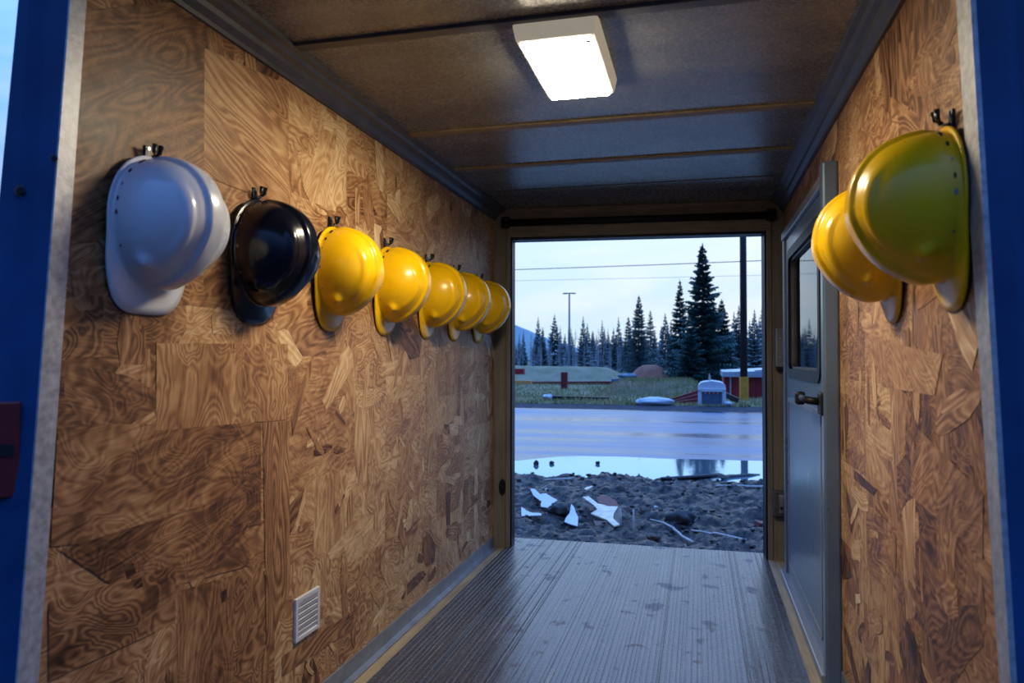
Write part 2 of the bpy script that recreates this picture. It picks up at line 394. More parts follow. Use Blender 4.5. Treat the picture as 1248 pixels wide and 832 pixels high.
# door hardware on the jambs
p = EO + ED*(.052) + Vector((0, 0, .335))
t = thing('keyhole_plate', 'small black oval latch plate on the left jamb of the far doorway', 'latch', p, EA)
pl = []
for k in range(24):
    a = 2*PI*k/24; pl.append((.021*math.cos(a), .045*math.sin(a)))
MB().prism([(a, -.001, b) for a, b in pl], [(a*.85, -.014, b*.9) for a, b in pl]).build('plate', M['gasket'], t, bevel=.002)
MB().tube([(.002, -.012, .008), (.002, -.026, .008)], .009, 12).build('knob', M['blackmetal'], t, smooth=False)
p = EO + ED*(EWID-.028) + Vector((0, -.002, 1.115))
t = thing('hinge_box', 'pale grey hinge box on the right jamb beside the grey door', 'hinge', p, EA)
MB().box((0, -.022, 0), (.050, .044, .205)).build('case', M['greylight'], t, bevel=.006)
MB().box((.004, -.024, -.112), (.046, .03, .022)).build('foot', M['gasket'], t, bevel=.004)
for z in (-.05, .05): MB().tube([(-.005, -.043, z), (-.005, -.047, z)], .006, 10).build('screw', M['steel'], t)
p = EO + ED*(EWID-.038) + Vector((0, -.002, .30))
t = thing('lock_box', 'dark grey lock box low on the right jamb beside the grey door', 'lock', p, EA)
MB().box((0, -.024, 0), (.062, .048, .130)).build('case', M['trim'], t, bevel=.006)
MB().box((.006, -.052, .0), (.026, .012, .095)).build('cover', M['steel'], t, bevel=.004)
MB().tube([(.006, -.056, -.02), (.006, -.062, -.02)], .008, 10).build('keyhole', M['hole'], t)

# ------------------------------------------------------------------ grey side door in the right wall
DX = XR
door = bpy.data.objects.new('door_1', None); COL.objects.link(door); struct(door); door.location = (DX, 0, 0)
def rrect(y0, y1, z0, z1, r, n=6):
    pts = []
    for (cy, cz, a0) in [(y1-r, z1-r, 0), (y0+r, z1-r, PI/2), (y0+r, z0+r, PI), (y1-r, z0+r, 1.5*PI)]:
        for k in range(n+1):
            a = a0 + k*PI/2/n; pts.append((cy + r*math.cos(a), cz + r*math.sin(a)))
    return pts
def ring(mb, outer, inner, x0, x1):
    n = len(outer); vs = [(x, y, z) for x in (x0, x1) for lp in (outer, inner) for (y, z) in lp]
    fs = []
    for k in range(n):
        j = (k+1) % n
        fs += [(k, j, n+j, n+k), (2*n+k, 3*n+k, 3*n+j, 2*n+j), (k, 2*n+k, 2*n+j, j), (n+k, n+j, 3*n+j, 3*n+k)]
    return mb.add(vs, fs)
DY0, DY1, DZ0, DZ1 = 2.63, 3.80, .030, 1.63
wi = rrect(2.765, 3.69, .985, 1.545, .055)
# outer loop matched point by point to the window loop
mid = [(min(max(y, 2.70), 3.75), z) for y, z in rrect(2.700, 3.750, .925, 1.605, .004)]
b = MB(); ring(b, mid, wi, -.030, .0)
b.bb((-.030, DY0, DZ0), (0, 2.70, DZ1)); b.bb((-.030, 3.75, DZ0), (0, DY1, DZ1)); b.bb((-.030, 2.70, DZ0), (0, 3.75, .925)); b.bb((-.030, 2.70, 1.605), (0, 3.75, DZ1))
b.build('leaf', M['grey'], door)
lp = MB(); ring(lp, rrect(2.745, 3.71, .085, .875, .02), rrect(2.765, 3.69, .105, .855, .015), -.036, -.028)
lp.build('panel_moulding', M['greylight'], door)
MB().bb((-.033, 2.766, .106), (-.029, 3.689, .854)).build('lower_panel', M['grey'], door)
gk = MB(); ring(gk, rrect(2.748, 3.707, .968, 1.562, .065), rrect(2.79, 3.665, 1.010, 1.520, .045), -.037, .004)
gk.build('window_gasket', M['gasket'], door)
wf = MB(); ring(wf, rrect(2.785, 3.670, 1.005, 1.525, .05), rrect(2.80, 3.655, 1.020, 1.510, .04), -.024, .004)
wf.build('window_frame', M['trim'], door)
MB().bb((-.010, 3.40, 1.015), (.004, 3.425, 1.515)).build('window_mullion', M['trim'], door)
MB().bb((-.012, 2.795, 1.015), (-.008, 3.66, 1.515)).build('pane', M['glass'], door)
MB().bb((-.050, 2.575, -.003), (.0, 2.632, 1.70)).build('frame_post', M['grey'], door, bevel=.008)
MB().bb((-.046, 2.60, 1.632), (.0, 3.86, 1.675)).build('frame_head', M['greylight'], door, bevel=.006)
MB().bb((-.040, 3.80, .0), (.0, 3.86, 1.64)).build('frame_post', M['grey'], door, bevel=.006)
MB().bb((-.060, 2.60, -.003), (.0, 3.86, .028)).build('threshold', M['greylight'], door, bevel=.005)
hb = MB().bb((-.058, 2.585, .868), (-.030, 2.665, .945)).build('handle_plate', M['gasket'], door, bevel=.008)
ha = MB(); ha.tube([(-.056, 2.65, .912), (-.085, 2.66, .915), (-.092, 2.72, .917), (-.088, 2.84, .918)], [.013, .013, .012, .010], 10); ha.build('handle', M['gasket'], door, smooth=True)
MB().box((-.088, 2.855, .913), (.034, .04, .048)).build('handle_grip', M['gasket'], door, bevel=.010)
# roof of the recess behind the window in the wall thickness
rv = MB()
for (a, b_, c, d) in [(HOLE[0]-.01, HOLE[0], HOLE[2], HOLE[3]), (HOLE[1], HOLE[1]+.01, HOLE[2], HOLE[3]), (HOLE[0], HOLE[1], HOLE[3], HOLE[3]+.01), (HOLE[0], HOLE[1], HOLE[2]-.01, HOLE[2])]:
    rv.bb((.001, a, c), (.015, b_, d))
rv.build('reveal', M['trim'], door)

# ------------------------------------------------------------------ near end: edge strips and blue posts
def lerp(a, b, t): return a + (b-a)*t
def lean(p, q, z): t = (z-q.z)/(p.z-q.z); return q.lerp(p, t)
Z0, Z1 = -.1, 2.25
# left
a_t, a_b = onX(80, 0, XL+.004), onX(32, 640, XL+.004); b_t, b_b = onX(100, 0, XL+.004), onX(53, 700, XL+.004)
def quad_post(name, tops, bots, mat):
    lo, hi = [lean(t, b_, Z0) for t, b_ in zip(tops, bots)], [lean(t, b_, Z1) for t, b_ in zip(tops, bots)]
    return struct(MB().prism(lo, hi).build(name, mat))
o = Vector((-.05, 0, 0))
ls = quad_post('trim_14', [a_t, b_t, b_t+Vector((.008, .0, 0)), a_t+Vector((.008, 0, 0))], [a_b, b_b, b_b+Vector((.008, 0, 0)), a_b+Vector((.008, 0, 0))], M['stripmetal'])
c_t, c_b = onY(52, 0, 1.098), onY(8, 640, 1.028)
d_t, d_b = onY(21, 0, 1.085), onY(-38, 640, 1.015)
post = quad_post('trim_15', [a_t+Vector((.004, 0, 0)), c_t, d_t, d_t+Vector((-.20, .25, 0)), a_t+Vector((-.085, .25, 0))],
                 [a_b+Vector((.004, 0, 0)), c_b, d_b, d_b+Vector((-.20, .25, 0)), a_b+Vector((-.085, .25, 0))], M['blue'])
def bolt(px, py, X, Yv, par, r=.007):
    q = onX(px, py, X) if X is not None else onY(px, py, Yv)
    d = (CAM-q); d.z = 0; d.normalize()
    MB().tube([q - d*.004, q + d*.008], r, 6).build('bolt', M['blackmetal'], par)
    MB().tube([q - d*.004, q + d*.002], r*1.6, 14).build('washer', M['trim'], par)
bolt(25, 235, None, 1.066, post); bolt(65, 195, XL+.014, None, ls, .004)
q = onY(4, 550, 1.030); d = (CAM-q); d.z = 0; d.normalize()
t = thing('latch_plate', 'dark red metal plate fixed low on the blue corner post at left', 'plate', q, math.atan2(d.y, d.x))
MB().box((.006, 0, 0), (.012, .050, .165)).build('plate', M['red'], t, bevel=.003)
MB().box((.013, 0, 0), (.006, .030, .020)).build('slot', M['hole'], t)
# right
a_t, a_b = onX(1188, 0, XR-.004), onX(1229, 640, XR-.004); b_t, b_b = onX(1170, 0, XR-.004), onX(1214, 640, XR-.004)
v = Vector((-.008, 0, 0))
rs = quad_post('trim_16', [a_t, b_t, b_t+v, a_t+v], [a_b, b_b, b_b+v, a_b+v], M['stripmetal'])
c_t, c_b = onY(1236, 0, 1.37), onY(1275, 640, 1.30)
quad_post('trim_17', [a_t-Vector((.003, 0, 0)), c_t, c_t+Vector((.2, .02, 0)), c_t+Vector((.2, .3, 0)), a_t+Vector((.07, .25, 0))],
          [a_b-Vector((.003, 0, 0)), c_b, c_b+Vector((.2, .02, 0)), c_b+Vector((.2, .3, 0)), a_b+Vector((.07, .25, 0))], M['blue'])

# ------------------------------------------------------------------ ceiling lamp
t = thing('ceiling_light', 'white square ceiling light switched on above the floor', 'light', (-.346, 2.015, ZC))
hw, hl = .111, .224
b = MB(); b.prism([(-hw, -hl, 0), (hw, -hl, 0), (hw, hl, 0), (-hw, hl, 0)], [(-hw+.010, -hl+.010, -.052), (hw-.010, -hl+.010, -.052), (hw-.010, hl-.010, -.052), (-hw+.010, hl-.010, -.052)])
b.build('housing', M['housing'], t, bevel=.008)
MB().bb((-hw+.022, -hl+.022, -.060), (hw-.022, hl-.022, -.051)).build('diffuser', M['lamp'], t, bevel=.004)
MB().box((hw-.03, -hl+.03, -.060), (.012, .012, .004)).build('clip', M['trim'], t)

# ------------------------------------------------------------------ wall vent
p = [onX(*q, XL) for q in [(358, 731), (388, 716), (388, 765), (360, 780)]]
vy0, vy1, vz0, vz1 = 1.912, 2.050, .240, .364
t = thing('wall_vent', 'small white louvred vent low on the left chipboard wall', 'vent', (XL, (vy0+vy1)/2, (vz0+vz1)/2))
w, h = (vy1-vy0)/2, (vz1-vz0)/2
b = MB(); ring(b, [(w, h), (-w, h), (-w, -h), (w, -h)], [(w-.014, h-.012), (-w+.014, h-.012), (-w+.014, -h+.012), (w-.014, -h+.012)], 0, .010)
b.build('frame', M['whitepl'], t, bevel=.002)
MB().bb((.0005, -w+.014, -h+.012), (.002, w-.014, h-.012)).build('backing', M['trim'], t)
for k in range(6):
    z = -h+.012 + (k+.5)*(2*h-.024)/6
    MB().box((.006, 0, z), (.003, 2*w-.028, .0155), rot=Euler((0, .30, 0))).build('louvre', M['whitepl'], t)

# ------------------------------------------------------------------ hard hats
A_, B_, HG, VC, OFF = .114, .134, .150, .022, .022
def sstep(a, b, x): t = min(1, max(0, (x-a)/(b-a))); return t*t*(3-2*t)
def band(x, w, e): return 1 - sstep(w, w+e, abs(x))
def hat_pt(phi, th):
    lo_ = max(0, -math.sin(th)); r = math.sin(phi)**(.86 + .42*lo_*lo_); w = HG*max(0, math.cos(phi))**(.86 + .10*lo_*lo_)
    u, v = A_*r*math.cos(th), B_*r*math.sin(th) + VC
    fade = sstep(0, .25, w/HG)
    ridge = .0075*band(u, .019, .010)*(1 if fade > 0 else 0)
    cres = .0045*band(abs(u)-.062, .004, .010)*sstep(-.095, -.02, v)*(1-sstep(.045, .11, v))*sstep(.3, .6, w/HG)
    d = Vector((w/HG*1.2, u/A_, (v-VC)/B_)).normalized()
    boss = .014*math.exp(-(((w-.045)/.013)**2 + ((v+.066)/.011)**2))*(1 if abs(u) > .06 else 0)
    p = Vector((w+OFF, u, v)) + d*((ridge*fade) + cres + boss)
    return p
def shell_mesh(name, peak, pk, width=1.0):
    NT, NP = 44, 120; vs, fs = [], []
    for i in range(NT):
        phi = (.02 + .98*i/(NT-1))*PI/2
        for k in range(NP): vs.append(hat_pt(phi, 2*PI*k/NP))
    nr = NT
    for s in (.12, .35, .7, 1.0, 1.04):
        for k in range(NP):
            th = 2*PI*k/NP; cx, sx_ = math.cos(th), math.sin(th); u, v = A_*cx, B_*sx_+VC
            nrm = Vector((cx/A_, sx_/B_)).normalized(); ss = min(s, 1)
            lo_ = sstep(0, .35, -sx_)
            ou, ov = u + nrm.x*.008, v + nrm.y*.008
            pu = (A_+.008)*math.copysign(abs(cx)**pk, cx)*width; pv = VC - (B_+.010+peak)*abs(sx_)**.80
            ou, ov = ou + (pu-ou)*lo_, ov + (pv-ov)*lo_
            wt = lo_*max(0, -sx_)
            x = OFF - .002*ss + .003*wt*math.sin(PI*.5*ss) - .017*wt*ss + (-.004 if s > 1 else 0)
            vs.append((x, u + (ou-u)*ss, v + (ov-v)*ss))
        nr += 1
    ap = len(vs); vs.append(hat_pt(.0005, 0))
    for i in range(nr-1):
        for k in range(NP): fs.append((i*NP+k, i*NP+(k+1) % NP, (i+1)*NP+(k+1) % NP, (i+1)*NP+k))
    for k in range(NP): fs.append((ap, (k+1) % NP, k))
    return vs, fs
def add_parts(root, seed, dark=True):
    # small slots and rivets moulded along the rim on both sides
    for s in (-1, 1):
        for (deg, t, ru, rv, kind) in [(118, .955, .006, .011, 'slot'), (136, .965, .0045, .006, 'slot'), (152, .97, .003, .003, 'rivet'), (166, .972, .003, .005, 'slot'), (178, .972, .005, .005, 'rivet'), (206, .968, .0028, .0028, 'rivet')]:
            th = deg*PI/180; th = th if s < 0 else PI-th
            p = hat_pt(t*PI/2, th); p2 = hat_pt(t*PI/2, th+.02); p3 = hat_pt((t-.03)*PI/2, th)
            e1 = (p2-p).normalized(); nrm = e1.cross(p3-p).normalized()
            if nrm.dot(p-Vector((OFF, 0, VC))) < 0: nrm = -nrm
            e2 = nrm.cross(e1)
            lo = [p + e1*rv*math.cos(a) + e2*ru*.6*math.sin(a) - nrm*.002 for a in [k*2*PI/12 for k in range(12)]]
            m = M['hole'] if kind == 'slot' else M['rivet']
            MB().prism(lo, [q + nrm*.0032 for q in lo]).build(kind, m, root)
def make_hat(label, mat, peak, pk, width, group=None):
    root = thing('hard_hat', label, 'hard hat', group=group)
    vs, fs = shell_mesh('shell', peak, pk, width)
    b = MB(); b.add(vs, fs); o = b.build('shell', mat, root, smooth=True)
    m = o.modifiers.new('s', 'SOLIDIFY'); m.thickness = .0028; m.offset = -1
    add_parts(root, 1)
    hb_ = MB(); N = 48                               # inner sweat band
    lo = [(OFF-.004, (A_-.012)*math.cos(2*PI*k/N), (B_-.014)*math.sin(2*PI*k/N)+VC) for k in range(N)]
    hb_.add(lo + [(x+.028, y*.97, (z-VC)*.97+VC) for x, y, z in lo], [(k, (k+1) % N, N+(k+1) % N, N+k) for k in range(N)])
    hb_.build('headband', M['gasket'], root, smooth=True)
    return root
HZ = 1.300
def place(o, Y, side, dz=0, tilt=0):
    o.location = (XL if side < 0 else XR, Y, HZ+dz)
    o.rotation_euler = (tilt, 0, 0 if side < 0 else PI)
hw_ = make_hat('glossy white hard hat hanging on the left wall nearest the blue post', M['white'], .044, .50, 1.0); place(hw_, 1.310, -1, .008)
hk = make_hat('glossy black hard hat hanging between the white hat and the yellow hats', M['navy'], .040, .70, .97); place(hk, 1.698, -1, 0)
hy = make_hat('nearest yellow hard hat on the left wall, directly beside the black hat', M['yellow'], .042, .85, .93, 'yellow hard hats'); place(hy, 2.105, -1, 0, .02)
for (Y, side, lab, tl) in [(2.525, -1, 'yellow hard hat on the left wall, second in line after the black hat', 0),
        (2.955, -1, 'yellow hard hat in the middle of the five on the left wall', .03),
        (3.325, -1, 'yellow hard hat on the left wall, next to last before the far doorway', -.02),
        (3.705, -1, 'farthest yellow hard hat on the left wall, beside the far doorway', 0),
        (1.462, 1, 'large near yellow hard hat on the right wall in front of another', 0),
        (1.880, 1, 'yellow hard hat on the right wall half hidden behind the nearer one', 0)]:
    c = copy_tree(hy); c['label'] = lab; place(c, Y, side, 0, tl)
def make_hook():
    root = thing('coat_hook', 'x', 'hook', group='hat hooks')
    MB().box((.003, 0, -.006), (.006, .020, .040)).build('backplate', M['blackmetal'], root, bevel=.002)
    MB().tube([(.004, 0, -.012), (.014, 0, -.014), (.024, 0, -.010)], .0045, 8).build('arm', M['steel'], root, smooth=True)
    for s in (-1, 1): MB().tube([(.021, s*.002, -.011), (.028, s*.007, -.002), (.030, s*.009, .014)], [.005, .005, .0055], 8).build('prong', M['blackmetal'], root, smooth=True)
    for z in (-.020, .008): MB().tube([(.005, 0, z), (.008, 0, z)], .004, 8).build('screw', M['steel'], root)
    return root
h0 = make_hook()
for i, (Y, side, lab) in enumerate([(1.310, -1, 'black metal hook holding the white hard hat'), (1.698, -1, 'black metal hook holding the black hard hat'),
        (2.105, -1, 'metal hook holding the yellow hard hat beside the black one'), (2.525, -1, 'metal hook holding the second yellow hard hat on the left wall'),
        (2.955, -1, 'metal hook holding the middle yellow hard hat of the left wall'), (3.325, -1, 'metal hook holding the next to last yellow hat on the left wall'),
        (3.705, -1, 'metal hook holding the farthest yellow hat by the doorway'), (1.462, 1, 'metal hook holding the near yellow hat on the right wall'),
        (1.880, 1, 'metal hook holding the half hidden yellow hat on the right wall')]):
    c = h0 if i == 0 else copy_tree(h0)
    c['label'] = lab; c.location = (XL if side < 0 else XR, Y, HZ+.183); c.rotation_euler = (0, 0, 0 if side < 0 else PI)

# ================================================================== OUTSIDE
def mud_mat():
    m, nt, bs = newmat('wet_mud'); co = objco(nt)
    n = noise_n(nt, co, 9, 6, .65, .3); f = noise_n(nt, co, 40, 5, .75)
    k = math_n(nt, 'ADD', math_n(nt, 'MULTIPLY', n, .45), math_n(nt, 'MULTIPLY', f, .55))
    nt.links.new(ramp(nt, k, [(.36, (.004, .004, .005)), (.5, (.020, .018, .018)), (.62, (.060, .055, .055)), (.74, (.10, .095, .095))]), bs.inputs['Base Color'])
    nt.links.new(math_n(nt, 'ADD', math_n(nt, 'MULTIPLY', n, 1.5), -.40), bs.inputs['Roughness'])
    nt.links.new(ramp(nt, n, [(.40, (.95, .95, .95)), (.52, (.40, .40, .40)), (.64, (.12, .12, .12))]), bs.inputs['Specular IOR Level'])
    bump(nt, bs, k, 1.0, .06); return m
def road_mat():
    m, nt, bs = newmat('wet_asphalt'); co = objco(nt)
    b = noise_n(nt, mapping(nt, co, (.035, 1.1, 1)), 1.0, 4, .6, .2); f = noise_n(nt, co, 40, 3, .7); c = noise_n(nt, mapping(nt, co, (.25, .6, 1)), 1, 4, .6)
    k = math_n(nt, 'ADD', math_n(nt, 'MULTIPLY', b, .6), math_n(nt, 'MULTIPLY', c, .4))
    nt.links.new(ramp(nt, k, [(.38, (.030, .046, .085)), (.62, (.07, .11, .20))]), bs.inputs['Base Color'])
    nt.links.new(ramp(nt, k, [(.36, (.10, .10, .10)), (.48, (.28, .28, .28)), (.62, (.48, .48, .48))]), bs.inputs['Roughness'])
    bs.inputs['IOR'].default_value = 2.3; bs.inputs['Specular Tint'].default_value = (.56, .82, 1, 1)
    bump(nt, bs, f, .10, .01); return m
def ground_mat(name, a, b_, c, sc_=3):
    m, nt, bs = newmat(name); co = objco(nt)
    n = noise_n(nt, co, sc_, 6, .7, .2)
    nt.links.new(ramp(nt, n, [(.35, a), (.5, b_), (.66, c)]), bs.inputs['Base Color']); bs.inputs['Roughness'].default_value = .85
    bs.inputs['Specular IOR Level'].default_value = .2
    bump(nt, bs, n, .6, .1); return m
M['mud'] = mud_mat(); M['road'] = road_mat()
M['verge'] = ground_mat('verge_soil', (.11, .13, .065), (.18, .18, .095), (.28, .23, .15), 1.5)
M['gravel'] = ground_mat('kerb_gravel', (.012, .014, .022), (.04, .042, .052), (.10, .10, .12), 9)
M['mound'] = ground_mat('grey_green_spoil', (.19, .18, .10), (.25, .23, .135), (.31, .27, .17), 1.2)
M['redmound'] = ground_mat('red_brown_spoil', (.20, .07, .045), (.28, .11, .07), (.33, .16, .10), 1.5)
M['drymound'] = ground_mat('dry_grass_bank', (.07, .08, .045), (.13, .12, .075), (.20, .17, .12), 1.6)
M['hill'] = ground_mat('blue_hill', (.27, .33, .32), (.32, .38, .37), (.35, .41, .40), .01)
def water_mat():
    m, nt, bs = newmat('puddle_water'); bs.inputs['Base Color'].default_value = (.66, .86, 1, 1); bs.inputs['Metallic'].default_value = .85; bs.inputs['Roughness'].default_value = .03
    bs.inputs['IOR'].default_value = 3.2; bs.inputs['Specular Tint'].default_value = (.62, .84, 1, 1)
    bump(nt, bs, noise_n(nt, mapping(nt, objco(nt), (2, 6, 1)), 3, 2), .02, .02); return m
M['water'] = water_mat()
M['bark'] = simple('dark_bark', (.05, .042, .04), .9, 0, .4, 20)
M['paletrunk'] = simple('pale_trunk', (.36, .35, .38), .9, 0, .35, 2)
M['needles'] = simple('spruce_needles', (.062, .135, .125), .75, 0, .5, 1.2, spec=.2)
M['farneedles'] = simple('hazed_spruce_needles', (.18, .25, .25), .8, 0, .4, .5, spec=.1)  # paler needle colour stands in for the haze of distance
M['hazeneedles'] = simple('most_hazed_spruce_needles', (.28, .34, .34), .85, 0, .3, .5, spec=.1)  # palest needles, with the thicker haze put into the colour
M['scrapwhite'] = simple('white_scrap', (.50, .53, .56), .5, 0, .12, 12)
M['wood_pale'] = simple('splintered_wood', (.80, .62, .45), .6, 0, .3, 14)
M['wood_dark'] = simple('wet_dark_wood', (.018, .014, .013), .5, 0, .4, 10)
M['wood_red'] = simple('red_brown_timber', (.22, .026, .026), .6, 0, .35, 4)
M['stick'] = simple('pale_stick', (.40, .36, .32), .6, 0, .3, 20)
M['brick'] = simple('red_brick', (.16, .045, .03), .7, 0, .3, 20)
M['clod'] = simple('dark_clod', (.012, .010, .010), .6, 0, .5, 25, bmp=.6)
M['brownclod'] = simple('brown_clod', (.07, .035, .022), .6, 0, .5, 25, bmp=.6)
M['polewood'] = simple('pole_wood', (.040, .022, .024), .75, 0, .3, 3, stretch=(8, 8, .6))
M['yellowpaint'] = simple('yellow_sleeve', (.75, .31, .03), .5, 0, .25, 6)
M['shedred'] = simple('shed_red', (.42, .022, .035), .55, 0, .2, 3)
M['shedroof'] = simple('shed_roof', (.45, .52, .62), .4, .1, .2, 2)
M['boothwhite'] = simple('booth_white', (.78, .78, .78), .4, 0, .08, 4)
M['boothglass'] = simple('booth_dark_panel', (.10, .17, .24), .25, 0, .3, 6)
M['orange'] = simple('orange_plank', (.90, .34, .10), .6, 0, .2, 4)
M['bluesheet'] = simple('blue_sheet', (.06, .13, .35), .5, 0, .2, 4)
M['wire'] = simple('wire_dark', (.03, .05, .06), .6)
M['lampgrey'] = simple('mast_grey', (.16, .23, .27), .5)

def fbm(x, y, s, o=4):
    v = 0; a = 1
    for k in range(o): v += a*noise.noise(Vector((x*s, y*s, 3.7+k*9.1))); a *= .5; s *= 2.05
    return v
def mud_edge(x): return 9.22 + .05*x + .20*noise.noise(Vector((x*.9, 5, 1))) + .08*noise.noise(Vector((x*3.1, 1, 2)))
def mudz(x, y):
    h = G + .032*fbm(x, y, .9, 3) + .065*fbm(x+7, y, 3.2, 5)
    h += .026*fbm(x, y+3, 8.5, 2) + .014*noise.noise(Vector((x*17, y*17, 4))) + .010*noise.noise(Vector((x*31, y*31, 6)))
    h += .035*max(0, noise.noise(Vector((x*5.5, y*5.5, 8))) - .1)
    h -= .16*sstep(-.35, .45, y-mud_edge(x))
    return h
mb = MB(); nx, ny = 520, 270; X0, X1, Y0, Y1 = -8.0, 5.2, 4.3, 10.2
for j in range(ny+1):
    for i in range(nx+1):
        x = X0+(X1-X0)*i/nx; y = Y0+(Y1-Y0)*j/ny; mb.v.append((x, y, mudz(x, y)))
for j in range(ny):
    for i in range(nx): a = j*(nx+1)+i; mb.f.append((a, a+1, a+nx+2, a+nx+1))
o = mb.build('ground_mud', M['mud'], smooth=True); struct(o)
struct(MB().add([(-60, -12, G-.12), (40, -12, G-.12), (40, 11, G-.12), (-60, 11, G-.12)], [(0, 1, 2, 3)]).build('ground_yard', M['mud']))
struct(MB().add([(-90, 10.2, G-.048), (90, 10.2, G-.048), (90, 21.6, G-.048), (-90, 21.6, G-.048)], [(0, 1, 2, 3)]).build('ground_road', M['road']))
# puddle along the near road edge
pts = [(-9, 9.0)] + [(-9, 10.3)]
for k in range(60):
    x = -3.6 + k*.16; pts.append((x, 11.15 + .05*x + .10*noise.noise(Vector((x*1.3, 2, 7))) - (1.4*sstep(-1.7, -3.3, x))))
pts += [(6.4, 11.2), (9, 11.0), (9, 8.9)]
struct(MB().add([(x, y, G-.044) for x, y in pts], [tuple(range(len(pts)))]).build('ground_puddle', M['water']))
struct(MB().add([(-90, 21.6, G-.048), (90, 21.6, G-.048), (90, 23.0, G+.02), (-90, 23.0, G+.02)], [(0, 1, 2, 3)]).build('ground_kerb', M['gravel']))
mb = MB(); nx, ny = 90, 60
def vergez(x, y): return G + .02 + .05*noise.noise(Vector((x*.25, y*.25, 2)))*sstep(23, 26, y)
for j in range(ny+1):
    for i in range(nx+1):
        x = -45 + 75*i/nx; y = 22.9 + 40*j/ny; mb.v.append((x, y, vergez(x, y)))
for j in range(ny):
    for i in range(nx): a = j*(nx+1)+i; mb.f.append((a, a+1, a+nx+2, a+nx+1))
struct(mb.build('ground_verge', M['verge'], smooth=True))
struct(MB().add([(-400, 60, G), (400, 60, G), (400, 900, G+1), (-400, 900, G+1)], [(0, 1, 2, 3)]).build('ground_far', M['verge']))
# rough grass on the verge
m, nt, bs = newmat('verge_grass')
at = nd(nt, 'ShaderNodeTexCoord'); n_ = noise_n(nt, at.outputs['Object'], .45, 4, .7, .3)
nt.links.new(ramp(nt, n_, [(.35, (.20, .24, .08)), (.5, (.38, .33, .13)), (.62, (.58, .40, .21))]), bs.inputs['Base Color']); bs.inputs['Roughness'].default_value = .8
gb = MB(); rr = random.Random(9)
for k in range(16000):
    y = 22.9 + 19*rr.random()**1.6; x = rr.uniform(-.30*y-1.5, .14*y+1.5); z = vergez(x, y)
    h = rr.uniform(.05, .15)*(1.3 if noise.noise(Vector((x*.4, y*.4, 1))) > .1 else .8); a = rr.uniform(0, PI); w = rr.uniform(.012, .03)
    dx, dy = math.cos(a)*w, math.sin(a)*w
    gb.add([(x-dx, y-dy, z-.02), (x+dx, y+dy, z-.02), (x+rr.uniform(-.08, .08), y+rr.uniform(-.05, .05), z+h)], [(0, 1, 2)])
# mounds
def mound(name, label, cat, x0, x1, y0, y1, top, mat, flat=.5, seed=0):
    mb = MB(); n = 40
    for j in range(n+1):
        for i in range(n+1):
            u, v = i/n, j/n
            e = min(sstep(0, (1-flat)/2, u), sstep(0, (1-flat)/2, 1-u))*min(sstep(0, .4, v), sstep(0, .4, 1-v))
            x, y = x0+(x1-x0)*u, y0+(y1-y0)*v
            mb.v.append((x, y, G-.05 + (top-G)*e*(1+.10*noise.noise(Vector((x*.35, y*.3, seed)))) + .05*noise.noise(Vector((x*1.5, y*1.5, seed)))*e))
    for j in range(n):
        for i in range(n): a = j*(n+1)+i; mb.f.append((a, a+1, a+n+2, a+n+1))
    o = mb.build(name, mat, smooth=True); return tag(o, label, cat)
ml = onY(600, 455, 46).x; mr = onY(772, 455, 46).x
mound('spoil_heap', 'long flat-topped grey green spoil heap across the road at left', 'mound', ml-4, mr, 43, 52, .66, M['mound'], .66, 1)
mound('spoil_heap', 'reddish brown soil heap in front of the dark spruces', 'mound', onY(757, 455, 48).x, onY(826, 455, 48).x, 45, 51, .70, M['redmound'], .2, 4)
mound('grass_bank', 'low bank of dry brown grass left of the white booth', 'bank', onY(728, 470, 32).x, onY(872, 470, 32).x, 27, 38, .22, M['drymound'], .5, 8)

bk = bpy.data.objects['grass_bank']
for v_ in bk.data.vertices:
    if v_.co.z < G+.03 or v_.co.y > 34: continue
    for k in range(7):
        x, y, z = v_.co.x+rr.uniform(-.12, .12), v_.co.y+rr.uniform(-.15, .15), v_.co.z-.03; h = rr.uniform(.06, .20); a = rr.uniform(0, PI); dx, dy = math.cos(a)*.02, math.sin(a)*.02
        gb.add([(x-dx, y-dy, z-.03), (x+dx, y+dy, z-.03), (x+rr.uniform(-.08, .08), y+rr.uniform(-.05, .05), z+h)], [(0, 1, 2)])
me = bpy.data.meshes.new('grass'); me.from_pydata(gb.v, [], gb.f); me.materials.append(m)
o = bpy.data.objects.new('grass', me); COL.objects.link(o); tag(o, 'rough green and straw grass on the verge across the road', 'grass', kind='stuff')

# timbers and scraps across the road
def plank(name, label, cat, p, q, w, h, mat, group=None):
    p, q = Vector(p), Vector(q); d = q-p; L = d.length
    o = MB().bb((-L/2, -w/2, -h/2), (L/2, w/2, h/2)).build(name, mat, bevel=.01)
    o.location = (p+q)/2; o.rotation_euler = d.to_track_quat('X', 'Z').to_euler(); return tag(o, label, cat, group)
a, b = onY(648, 468, 41), onY(768, 467, 41)
plank('timber', 'long dark red timber lying along the foot of the green spoil heap', 'timber', a, b, .25, .30, M['wood_red'])
a = onY(688, 474, 35); b = onY(688, 453, 35)
o = MB().bb((-.15, -.12, 0), (.15, .12, b.z-a.z+.1)).build('post', M['wood_red'], bevel=.015); o.location = (a.x, a.y, a.z-.1); tag(o, 'short square dark red post standing in the grass across the road', 'post')
a, b = onY(610, 466.5, 40), onY(648, 466.5, 40)
plank('plank', 'pale orange plank lying in the grass at the left of the doorway view', 'plank', a, b, .3, .28, M['orange'])
a, b = onY(605, 452.5, 42), onY(639, 452.5, 42)
plank('crate', 'low dull red box against the left end of the green spoil heap', 'box', a, b, .4, .34, M['shedred'])
a, b = onY(674, 485, 25), onY(743, 485, 25)
